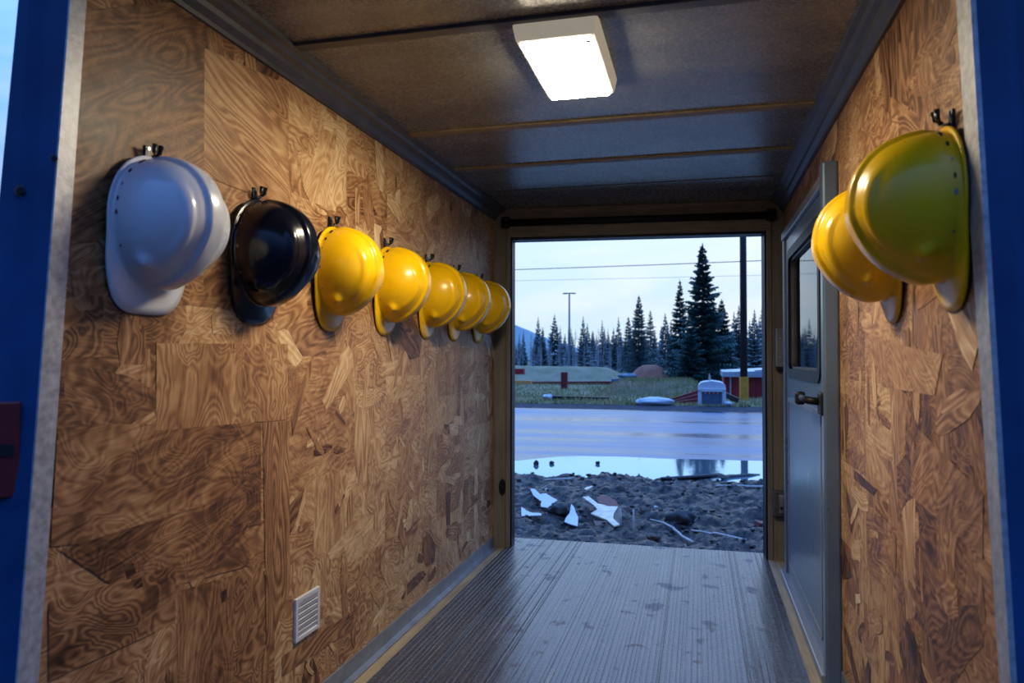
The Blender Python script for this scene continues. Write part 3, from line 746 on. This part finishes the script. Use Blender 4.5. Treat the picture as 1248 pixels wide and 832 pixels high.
plank('beam', 'dark brown beam lying in the grass beside the road', 'beam', a+Vector((0, 0, .02)), b+Vector((0, 0, -.02)), .22, .14, M['wood_dark'])
def flat_poly(name, label, cat, px, Z, mat, th=.012, curl=0.0, group=None, tilt=0):
    P = [onZ(x, y, Z) for x, y in px]; c = sum(P, Vector())/len(P)
    n = len(P); top = []
    for p in P: d = p-c; top.append(Vector((d.x, d.y, curl*(d.length**2)*4 + tilt*d.y)))
    ctr = Vector((0, 0, 0))
    mb = MB(); mb.add([ctr]+top, [(0, 1+k, 1+(k+1) % n) for k in range(n)])
    mb.add([ctr-Vector((0, 0, th))]+[t-Vector((0, 0, th)) for t in top], [(0, 1+(k+1) % n, 1+k) for k in range(n)])
    mb.add(top+[t-Vector((0, 0, th)) for t in top], [(k, n+k, n+(k+1) % n, (k+1) % n) for k in range(n)])
    o = mb.build(name, mat); o.location = c; return tag(o, label, cat, group)
def lump(name, label, cat, px, py, Y, w, h, d, mat, seed, group=None, rough=.3, sink=.25):
    p = onY(px, py, Y); o = MB().blob((0, 0, 0), (w/2, d/2, h/2), seed, 12, rough).build(name, mat, smooth=True); o.location = p; return tag(o, label, cat, group)
lump('white_sheet', 'crumpled white plastic sheet in the grass left of the booth', 'sheet', 798, 489, 23.1, 1.20, .30, .7, M['scrapwhite'], 3, rough=.22)
lump('white_scrap', 'small white scrap at the left end of the dark brown beam', 'scrap', 668, 484, 24.7, .30, .20, .3, M['scrapwhite'], 6, rough=.5)
a, b = onY(746, 463, 41), onY(772, 461.5, 41)
plank('blue_board', 'blue and white board lying at the right end of the spoil heap', 'board', a, b, .5, .16, M['bluesheet'])
lump('tarp', 'pale crumpled cover over the blue board by the spoil heap', 'cover', 765, 457.5, 41.6, 1.0, .32, .6, M['lampgrey'], 9)
for i, (p, q, yy) in enumerate([((812, 490), (852, 477), 24.6), ((818, 491), (852, 482), 24.3), ((826, 491), (856, 487), 24.0)]):
    plank('timber', ['top', 'middle', 'bottom'][i] + ' dark red timber of the heap leaning left of the white booth', 'timber', onY(*p, yy), onY(*q, yy), .16, .16, M['wood_red'], 'timbers left of the booth')
plank('rail', 'dark rail sloping down at the right of the white booth', 'rail', onY(882, 479, 24.4), onY(900, 487, 24.2), .10, .16, M['wood_dark'])

# white booth
c = onZ(867.5, 492, G+.05); Yb = 23.1
p0, p1 = onY(851, 493, Yb), onY(885, 493, Yb); W = p1.x-p0.x; ht = onY(868, 463.5, Yb).z - (G-.0)
t = thing('booth', 'small white round-topped booth with dark front window across the road', 'booth', ((p0.x+p1.x)/2, Yb, G+.02))
prof = [(-W/2, 0), (-W/2, ht-.20)] + [(-W/2+.16-.16*math.cos(a), ht-.22+.18*math.sin(a)) for a in (.5, 1.0, 1.45)] + [(0, ht)] + [(W/2-.16+.16*math.cos(a), ht-.22+.18*math.sin(a)) for a in (1.45, 1.0, .5)] + [(W/2, ht-.22), (W/2, 0)]
MB().prism([(x, 0, z) for x, z in prof], [(x, .95, z) for x, z in prof]).build('body', M['boothwhite'], t, bevel=.02)
MB().bb((-W/2+.12, -.012, .05), (W/2-.12, .01, ht-.34)).build('front_panel', M['boothglass'], t)
wn = MB().bb((-W/2+.16, -.03, ht*.48), (W/2-.18, -.005, ht-.36)).build('window', M['shedred'], t)
for k in range(4): MB().bb((-W/2+.20+k*(W-.42)/3.2, -.04, ht*.48), (-W/2+.225+k*(W-.42)/3.2, -.028, ht-.36)).build('bar', M['boothwhite'], wn)
f = MB(); f.bb((-W/2, -.05, 0), (-W/2+.10, .0, ht-.30)); f.bb((W/2-.10, -.05, 0), (W/2, .0, ht-.30)); f.bb((-W/2, -.05, ht-.34), (W/2, .0, ht-.24)); f.build('front_frame', M['boothwhite'], t, bevel=.01)
MB().tube([(-.06, .4, ht-.02), (-.06, .4, ht+.20)], [.04, .02], 8).build('roof_vent', M['stick'], t)
lump('white_rag', 'small white rag on the ground at the right foot of the booth', 'rag', 887, 491, 23.0, .24, .16, .2, M['scrapwhite'], 12, rough=.4)

# red shed
Ys = 27.6; s0, s1 = onY(882.5, 480, Ys).x, onY(965, 480, Ys).x; zt = onY(900, 458, Ys).z
t = thing('shed', 'dark red low shed with pale sloping roof behind the utility pole', 'shed', ((s0+s1)/2, Ys, G))
w = (s1-s0)/2
MB().bb((-w, 0, 0), (w, 2.4, zt-G)).build('wall', M['shedred'], t)
for k in range(14): MB().bb((-w+.1+k*.2, -.02, .02), (-w+.115+k*.2, .0, zt-G)).build('batten', M['wood_red'], t)
MB().bb((-w+.20, -.045, 0), (-w+.25, -.02, zt-G)).build('corner_strip', M['shedroof'], t)
MB().prism([(-w-.05, -.2, zt-G), (w+.3, -.2, zt-G-.02), (w+.3, 2.6, zt-G), (-w-.05, 2.6, zt-G)], [(-w-.05, -.2, zt-G+.18), (w+.3, -.2, zt-G+.24), (w+.3, 2.6, zt-G+.36), (-w-.05, 2.6, zt-G+.22)]).build('roof', M['shedroof'], t, bevel=.01)
MB().box((.9, -.1, zt-G+.25), (2.0, .10, .07), rot=Euler((0, -.05, 0))).build('roof_edge', M['wood_red'], t)

# utility pole with yellow foot, wires
pb = onY(907, 487, 26.3)
t = thing('utility_pole', 'tall dark utility pole with yellow foot across the road', 'pole', (pb.x, pb.y, G))
MB().tube([(0, 0, -.1), (0, 0, 9.5)], [.125, .10], 14).build('shaft', M['polewood'], t, smooth=True)
MB().tube([(0, 0, .0), (0, 0, onY(907, 458, 26.3).z-G)], .155, 16).build('foot_sleeve', M['yellowpaint'], t, smooth=False)
MB().box((0, 0, 8.6), (1.8, .10, .12)).build('crossarm', M['polewood'], t, bevel=.01)
def wire(lab, a, b, r):
    d = b-a; pts = []
    for k in range(41):
        s = -1.6 + 4.2*k/40; p = a + d*s; p.z += .010*((s-.5)**2)*4 - .01; pts.append(p)
    o = MB().tube(pts, r, 6).build('power_line', M['wire'], smooth=True); tag(o, lab, 'wire')
wire('upper dark power line crossing the sky behind the pole', onY(627, 328.5, 26.5), onY(935, 316, 26.5), .014)
wire('lower fainter power line crossing the sky', onY(627, 342, 60), onY(935, 334, 60), .012)

# street lamp far left
b0 = onY(694, 448, 80)
t = thing('street_light', 'slender far street light with a short double arm left of the spruces', 'street light', (b0.x, 80, G))
zt = onY(694, 357, 80).z - G
MB().tube([(0, 0, 0), (0, 0, zt)], [.13, .08], 8).build('mast', M['lampgrey'], t)
MB().tube([(-.55, 0, zt), (.55, 0, zt)], .06, 8).build('arm', M['lampgrey'], t)
for s in (-1, 1): MB().box((s*.50, 0, zt-.02), (.42, .22, .14)).build('lamp_head', M['lampgrey'], t, bevel=.03)

# hill
mb = MB(); hp = []
for k in range(60):
    x = -520 + k*9.0; zz = 78*math.exp(-((x+330)/150)**2) + 4*noise.noise(Vector((x*.03, 0, 0))) + 1.5*noise.noise(Vector((x*.11, 0, 5)))
    hp.append((x, max(zz, -2)))
n = len(hp); mb.add([(x, 820, -4) for x, z in hp] + [(x, 860, z) for x, z in hp] + [(x, 930, -4) for x, z in hp], [(i, i+1, n+i+1, n+i) for i in range(n-1)] + [(n+i, n+i+1, 2*n+i+1, 2*n+i) for i in range(n-1)])
struct(mb.build('ground_hill', M['hill'], smooth=True))

# ------------------------------------------------------------------ spruces
def spruce(name, label, h, rad, wh, nb, tw, mat, seed, loc, group=None, base=.04, jag=.25):
    rr = random.Random(seed); mb = MB()
    for i in range(wh):
        f = (i+.5)/wh; z = h*(base + (1-base)*f) - h*.01
        L0 = rad*((1-f)**1.0)*(1 + .05*math.sin(i*1.9)) + .02*rad
        a0 = rr.uniform(0, 6.28)
        for k in range(nb):
            a = a0 + 2*PI*k/nb + rr.uniform(-.3, .3); L = L0*rr.uniform(1-jag, 1+jag*.6)
            d = Vector((math.cos(a), math.sin(a), 0)); s = Vector((-d.y, d.x, 0))
            droop = -.34 + .55*f
            zz = z + rr.uniform(-.4, .4)*h/wh
            def sp(t): return d*(L*t) + Vector((0, 0, zz + L*(droop*t + .14*t*t)))
            if tw == 0:
                w = L*.26 + .04*rad; q = sp(1); m1 = sp(.5)
                mb.add([sp(0), m1 + s*w - Vector((0, 0, w*.5)), q, m1 - s*w - Vector((0, 0, w*.5))], [(0, 1, 2), (0, 2, 3)])
                mb.add([sp(.1), m1 - Vector((0, 0, w*1.1)), q], [(0, 1, 2)])
            else:
                for e in range(tw):
                    t = (e+.6)/tw; p = sp(t)
                    l = L*.34*(1.15-t) + .045*rad
                    for sg in (-1, 1):
                        tip = p + s*(sg*l*rr.uniform(.7, 1.1)) + d*(l*rr.uniform(.3, .7)) - Vector((0, 0, l*rr.uniform(.15, .55)))
                        ww = d*(.030*rad + .03*l)
                        mb.add([p - ww, p + ww, tip + ww*.3, tip - ww*.5 - Vector((0, 0, l*.18))], [(0, 1, 2, 3)])
                    mb.add([p - s*.03*rad, p + s*.03*rad, p - Vector((0, 0, l*rr.uniform(.35, .7)))], [(0, 1, 2)])
                mb.add([sp(0), sp(.6) + s*.02*rad, sp(1.02), sp(.6) - s*.02*rad], [(0, 1, 2, 3)])
    # leader
    mb.add([(-.012*rad*3, 0, h*.97), (.012*rad*3, 0, h*.97), (0, 0, h*1.02)], [(0, 1, 2)]); mb.add([(0, -.012*rad*3, h*.97), (0, .012*rad*3, h*.97), (0, 0, h*1.02)], [(0, 1, 2)])
    root = thing(name, label, 'tree', loc, 0, group)
    me = bpy.data.meshes.new('foliage'); me.from_pydata(mb.v, [], mb.f); me.materials.append(mat)
    o = bpy.data.objects.new('foliage', me); COL.objects.link(o); o.parent = root
    MB().tube([(0, 0, -.2), (0, 0, h*.96)], [.028*h*.5, .004*h], 8).build('trunk', M['bark'], root, smooth=True)
    return root
def tree_at(px, tip, Y): p = onY(px, 450, Y); return Vector((p.x, Y, G)), onY(px, tip, Y).z - G
c, h = tree_at(857, 297, 46); spruce('spruce_tree', 'tallest dark spruce standing left of the utility pole', h, 2.25, 27, 9, 9, M['needles'], 21, c, base=.03, jag=.4)
c, h = tree_at(829, 341, 49); spruce('spruce_tree', 'slim dark spruce close at the left of the tallest one', h, 1.35, 26, 9, 7, M['needles'], 22, c)
c, h = tree_at(880, 364, 47.5); spruce('spruce_tree', 'shorter bushy dark spruce between the tallest one and the utility pole', h, 1.5, 20, 10, 8, M['needles'], 23, c)
c, h = tree_at(842, 392, 44.5); spruce('spruce_tree', 'low dark spruce in front of the tallest one', h, 1.5, 16, 10, 8, M['needles'], 25, c)
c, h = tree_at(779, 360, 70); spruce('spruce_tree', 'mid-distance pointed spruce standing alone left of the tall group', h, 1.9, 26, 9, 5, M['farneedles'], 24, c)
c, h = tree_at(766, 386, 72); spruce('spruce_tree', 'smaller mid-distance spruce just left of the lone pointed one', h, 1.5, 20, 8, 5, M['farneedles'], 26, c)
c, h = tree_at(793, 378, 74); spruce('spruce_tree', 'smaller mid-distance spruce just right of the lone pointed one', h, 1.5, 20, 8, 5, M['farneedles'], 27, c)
# tree line: five shapes, copied one by one
LBL = 'distant dark spruce in the hazy tree line behind the lot'
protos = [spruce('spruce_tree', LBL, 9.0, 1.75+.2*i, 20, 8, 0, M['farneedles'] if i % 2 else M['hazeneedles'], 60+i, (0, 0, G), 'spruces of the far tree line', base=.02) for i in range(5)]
rr = random.Random(15)
tips = {633: 408, 638: 402, 656: 385, 661: 398, 676: 382, 683: 396, 694: 404, 711: 384, 716: 392, 722: 402, 734: 389, 741: 400, 754: 385, 748: 398, 811: 380, 818: 388, 806: 396, 895: 378, 901: 370, 920: 375, 929: 371, 926: 384, 914: 388}
lst = [(px, tp, rr.uniform(92, 110)) for px, tp in tips.items()]
lst += [(rr.uniform(560, 960), rr.uniform(396, 420), rr.uniform(112, 128)) for k in range(84)]
lst += [(rr.uniform(940, 1130), rr.uniform(345, 400), rr.uniform(60, 100)) for k in range(22)] + [(rr.uniform(330, 620), rr.uniform(380, 408), rr.uniform(95, 115)) for k in range(16)]
for i, (px, tp, Y) in enumerate(lst):
    pr = protos[i % 5]; c, h = tree_at(px, tp, Y)
    o = pr if i < 5 else copy_tree(pr)
    o.location = c; s = h/9.0/1.02; o.scale = (s*rr.uniform(.85, 1.1), s*rr.uniform(.85, 1.1), s); o.rotation_euler.z = rr.uniform(0, 6.28)
# bare trees in front of the line
def bare(seed):
    rr = random.Random(seed); mb = MB(); mb.tube([(0, 0, -.2), (.06, .0, 2.5), (.0, .05, 5.2)], [.055, .045, .012], 5)
    for k in range(16):
        z = rr.uniform(1.0, 4.8); a = rr.uniform(0, 6.28); l = rr.uniform(.4, 1.1)*(1.15-z/6)
        mb.tube([(0.03, 0, z), (math.cos(a)*l*.4, math.sin(a)*l*.4, z+l*.55), (math.cos(a)*l*.6, math.sin(a)*l*.6, z+l*1.2)], [.022, .016, .006], 4)
    root = thing('bare_tree', 'thin bare grey tree at the foot of the hazy tree line', 'tree', (0, 0, G), 0, 'bare trees before the tree line')
    mb.build('branches', M['paletrunk'], root); return root
bp = [bare(80+i) for i in range(4)]
for i in range(58):
    px = rr.uniform(618, 768) if i < 48 else rr.uniform(800, 935); Y = rr.uniform(76, 90); c, h = tree_at(px, rr.uniform(399, 424), Y)
    o = bp[i % 4] if i < 4 else copy_tree(bp[i % 4])
    o.location = c; s = h/5.2; o.scale = (s, s, s); o.rotation_euler.z = rr.uniform(0, 6.28)

# ------------------------------------------------------------------ debris in the mud
def z1(X, Y): return 620 + X/7.34, 560 + Y/7.34
def z2(X, Y): return 780 + X/7.56, 560 + Y/7.56
def settle(o, dz=0.012):
    # rest the piece on the highest mud point under it
    m = max(mudz(o.location.x + v.co.x, o.location.y + v.co.y) for v in o.data.vertices); o.location.z = m + dz
    return o
ZM = G+.03
o = flat_poly('sheet_scrap', 'torn white scrap left of the dark stone, largest white scrap in the mud', 'scrap', [z1(*p) for p in [(198, 312), (240, 315), (285, 342), (340, 338), (385, 360), (442, 385), (395, 415), (360, 455), (295, 440), (290, 415), (310, 400), (270, 375), (225, 350)]], ZM, M['scrapwhite'], .006, .03, 'white scraps in the mud', .05); settle(o)
o = flat_poly('sheet_scrap', 'narrow white scrap in the mud by the left jamb', 'scrap', [z1(*p) for p in [(118, 420), (160, 455), (220, 468), (290, 470), (300, 490), (120, 500)]], ZM, M['scrapwhite'], .006, .02, 'white scraps in the mud'); settle(o)
o = flat_poly('sheet_scrap', 'pointed white scrap in the mud between the dark stone and the splintered board', 'scrap', [z1(*p) for p in [(565, 438), (590, 452), (606, 485), (628, 515), (622, 582), (560, 565), (503, 545), (515, 520), (548, 490)]], ZM, M['scrapwhite'], .006, .03, 'white scraps in the mud', .08); settle(o, .02)
bd = thing('splintered_board', 'splintered pale plywood board with brown broken edges in the mud', 'board', onZ(*z1(860, 505), ZM))
def poly_part(name, px, mat, dz, parent, th=.01, tilt=.12):
    P = [onZ(x, y, ZM) - parent.location for x, y in px]
    P = [Vector((p.x, p.y, dz + tilt*p.y)) for p in P]; lo = [p - Vector((0, 0, th)) for p in P]
    return MB().prism(lo, P).build(name, mat, parent)
bd.location.z = max(mudz(bd.location.x+a, bd.location.y+b_) for a in (-.25, -.1, 0, .1, .25) for b_ in (-.2, 0, .2))
poly_part('pale_face', [z1(*p) for p in [(738, 512), (800, 490), (770, 465), (665, 415), (720, 412), (800, 455), (900, 470), (990, 472), (945, 515), (940, 545), (1002, 582), (950, 590), (880, 550)]], M['wood_pale'], .030, bd)
poly_part('brown_layer', [z1(*p) for p in [(800, 420), (860, 410), (960, 440), (992, 475), (900, 472), (805, 452)]], M['brick'], .034, bd, .008)
poly_part('broken_layer', [z1(*p) for p in [(760, 540), (880, 550), (955, 590), (900, 610), (800, 590)]], M['brownclod'], .012, bd, .02)
poly_part('dark_layer', [z1(*p) for p in [(945, 515), (1010, 470), (1016, 570), (1000, 580), (942, 545)]], M['wood_dark'], .020, bd, .02)
def stick(name, label, pts, r, mat, zoom, lift=.012, cat='stick', group=None):
    P = []
    for (X, Y) in pts:
        p = onZ(*zoom(X, Y), ZM); P.append(Vector((p.x, p.y, 0)))
    Q = []
    for i in range(len(P)-1):
        for k in range(5): Q.append(P[i].lerp(P[i+1], k/5))
    Q.append(P[-1])
    for q in Q: q.z = mudz(q.x, q.y) + lift
    zs = [q.z for q in Q]                    # stiff: smooth the height along its length
    for k, q in enumerate(Q): q.z = max(zs[max(0, k-3):k+4])*.7 + .3*sum(zs)/len(zs)
    c = Q[len(Q)//2].copy(); n = len(Q)
    o = MB().tube([q-c for q in Q], [r*(1-.45*k/n) for k in range(n)], 7).build(name, mat, smooth=True); o.location = c
    return tag(o, label, cat, group)
stick('branch', 'long dark branch lying at the edge of the puddle', [(1100, 75), (820, 100), (690, 140), (420, 158), (200, 170)], .040, M['wood_dark'], z2, .045, 'branch')
stick('stick', 'thin pale stick crossing the mud below the dark clod', [(490, 716), (330, 630), (220, 575), (100, 545)], .013, M['stick'], z2, .02)
stick('stick', 'long pale stick at the lower right of the mud', [(980, 765), (760, 710), (640, 672), (480, 635)], .014, M['stick'], z2, .02)
stick('stick', 'pale stick near the puddle at the right jamb', [(1180, 226), (1000, 222), (880, 225), (700, 222)], .022, M['stick'], z2, .02)
stick('stick', 'pale straight stick in the mud at the upper left', [(575, 175), (450, 186), (320, 192)], .020, M['stick'], z1, .02)
p = onZ(*z1(1126, 668), ZM); q = onY(*z1(1122, 438), p.y)
o = MB().tube([(0, 0, -.06), (q.x-p.x, 0, q.z-mudz(p.x, p.y))], [.009, .007], 7).build('stake', M['stick'], smooth=True); o.location = (p.x, p.y, mudz(p.x, p.y)); tag(o, 'thin pale stake standing upright in the mud', 'stake')
p = onZ(*z1(1010, 580), ZM); q = onY(*z1(1005, 440), p.y)
o = MB().tube([(0, 0, -.06), (q.x-p.x, 0, q.z-mudz(p.x, p.y))], [.012, .009], 7).build('stake', M['stick'], smooth=True); o.location = (p.x, p.y, mudz(p.x, p.y)); tag(o, 'short brown stake standing at the right edge of the splintered board', 'stake')
def rock(label, px, w, h, mat, seed, name='stone', cat='stone', group=None, sq=1):
    p = onZ(px[0], px[1], ZM); dist = p.y; W_ = w*dist/F*1.03; H_ = h*dist/F
    o = MB().blob((0, 0, 0), (W_/2, W_/2*.8, H_*.62), seed, 14, .32).build(name, mat, smooth=True)
    o.location = (p.x, p.y, mudz(p.x, p.y) + H_*.12); return tag(o, label, cat, group)
rock('dark stone lying between two white scraps in the mud', z1(455, 470), 25, 14, M['clod'], 1)
rock('large dark clod of earth in the mud, right of centre', z2(380, 555), 31, 16, M['clod'], 2, 'earth_clod', 'clod')
rock('brown clod of earth behind the long pale stick', z2(730, 655), 18, 12, M['brownclod'], 3, 'earth_clod', 'clod')
rock('low dark clod below the thin pale stick', z2(230, 640), 20, 8, M['clod'], 4, 'earth_clod', 'clod')
rock('reddish brown clod at the bottom of the mud near the floor edge', z2(130, 705), 16, 7, M['brownclod'], 5, 'earth_clod', 'clod')
rock('dark clod with reddish tint in the mud left of the pale stick', z1(1230, 460), 14, 9, M['brownclod'], 8, 'earth_clod', 'clod')
rock('small pale pebble in the mud behind the white scraps', z1(345, 268), 5, 3.4, M['scrapwhite'], 6, 'pebble')
rock('small white pebble in the middle of the mud', z2(150, 400), 5, 3, M['scrapwhite'], 7, 'pebble')
rock('dark stone in the puddle, biggest of the three at left', (654, 559.5), 6, 7, M['clod'], 31, 'stone')
rock('small dark stone in the puddle, middle of the three at left', (673, 558.5), 6, 4, M['clod'], 32, 'stone')
rock('small dark stone in the puddle, right one of the three at left', (729, 558.5), 5, 4, M['clod'], 33, 'stone')
for nme in ('stone.001', 'stone.002', 'stone.003'):
    o_ = bpy.data.objects.get(nme)
    if o_ and o_.location.y > 9: o_.location.z = G-.03
p = onZ(*z2(1140, 570), ZM)
o = MB().box((0, 0, 0), (.13, .09, .07)).build('brick', M['brick'], bevel=.008); o.location = (p.x, p.y, mudz(p.x, p.y)+.028); o.rotation_euler = (.1, .15, .5); tag(o, 'reddish broken brick in the mud at the right jamb', 'brick')
flat = flat_poly('wood_chip', 'small pale wood chip in the middle of the mud', 'wood chip', [z1(*p) for p in [(680, 285), (700, 268), (760, 255), (735, 275), (700, 292)]], ZM, M['wood_pale'], .01); settle(flat)
# loose crumbs of earth nobody could count
cb = MB(); rr = random.Random(4)
for k in range(500):
    y = 4.9 + 4.4*rr.random(); x = rr.uniform(-.30*y-.2, .11*y+.2); s = rr.uniform(.006, .020)*(1+(y-5)*.10)
    cb.blob((x, y, mudz(x, y)+s*.3), (s*rr.uniform(.8, 1.5), s, s*rr.uniform(.5, .9)), k, 4, .5)
me = bpy.data.meshes.new('mud_crumbs'); me.from_pydata(cb.v, [], cb.f); me.materials.append(M['mud'])
o = bpy.data.objects.new('mud_crumbs', me); COL.objects.link(o); tag(o, 'loose dark crumbs of earth scattered over the wet mud', 'earth', kind='stuff')

# ------------------------------------------------------------------ sky
w = bpy.data.worlds.new('sky'); sc.world = w; w.use_nodes = True; nt = w.node_tree
bg = nt.nodes['Background']; co = nd(nt, 'ShaderNodeTexCoord').outputs['Generated']
sx = nd(nt, 'ShaderNodeSeparateXYZ'); nt.links.new(co, sx.inputs[0])
fy = math_n(nt, 'ADD', math_n(nt, 'MULTIPLY', sx.outputs[1], .5), .5)
# bright overcast ahead (where the sun went down), deepening blue towards the back
base = ramp(nt, fy, [(.0, (.009, .022, .085)), (.5, (.030, .076, .28)), (.78, (.07, .26, .68)), (.90, (.38, .62, .95)), (.965, (.68, .87, 1.0))])
cl = noise_n(nt, mapping(nt, co, (3, 3, 9)), 1.6, 6, .58, .4)
cf = ramp(nt, cl, [(.40, (0, 0, 0)), (.68, (1, 1, 1))])
mx = nd(nt, 'ShaderNodeMix', data_type='RGBA'); mx.inputs[7].default_value = (.93, .97, 1.03, 1)
amt = math_n(nt, 'MULTIPLY', cf, ramp(nt, fy, [(.75, (0, 0, 0)), (.95, (.75, .75, .75))]))
nt.links.new(amt, mx.inputs[0]); nt.links.new(base, mx.inputs[6]); 
zc = math_n(nt, 'MAXIMUM', sx.outputs[2], 0.0)
ov = nd(nt, 'ShaderNodeMix', data_type='RGBA', blend_type='ADD'); ov.inputs[7].default_value = (.60, 1.45, 3.9, 1)
nt.links.new(math_n(nt, 'MULTIPLY', math_n(nt, 'POWER', zc, 1.5), ramp(nt, fy, [(.10, (.45, .45, .45)), (.62, (1, 1, 1))])), ov.inputs[0]); nt.links.new(mx.outputs[2], ov.inputs[6])
nt.links.new(ov.outputs[2], bg.inputs[0]); bg.inputs[1].default_value = 1.0

# ------------------------------------------------------------------ camera
cd = bpy.data.cameras.new('camera'); cam = bpy.data.objects.new('camera', cd); COL.objects.link(cam); sc.camera = cam
cd.sensor_width = 36; cd.lens = 36*F/1248; cd.clip_start = .05; cd.clip_end = 3000
c, s = math.cos(YAW), math.sin(YAW); cp, sp = math.cos(PIT), math.sin(PIT)
right = Vector((c, s, 0)); fwd = Vector((-s*cp, c*cp, sp)); up = right.cross(fwd)
cr, sr = math.cos(ROL), math.sin(ROL)
r2 = right*cr - up*sr*1; u2 = up*cr + right*sr
mt = Matrix((r2, u2, -fwd)).transposed().to_4x4(); mt.translation = CAM; cam.matrix_world = mt
cd.dof.use_dof = True; cd.dof.focus_distance = 3.0; cd.dof.aperture_fstop = 4.5
sc.view_settings.view_transform = 'Standard'; sc.view_settings.look = 'None'
sc.view_settings.exposure = 0; sc.view_settings.gamma = 1
try:
    sc.cycles.use_denoising = True; sc.cycles.sample_clamp_indirect = 6; sc.cycles.max_bounces = 10; sc.cycles.diffuse_bounces = 1
except Exception: pass
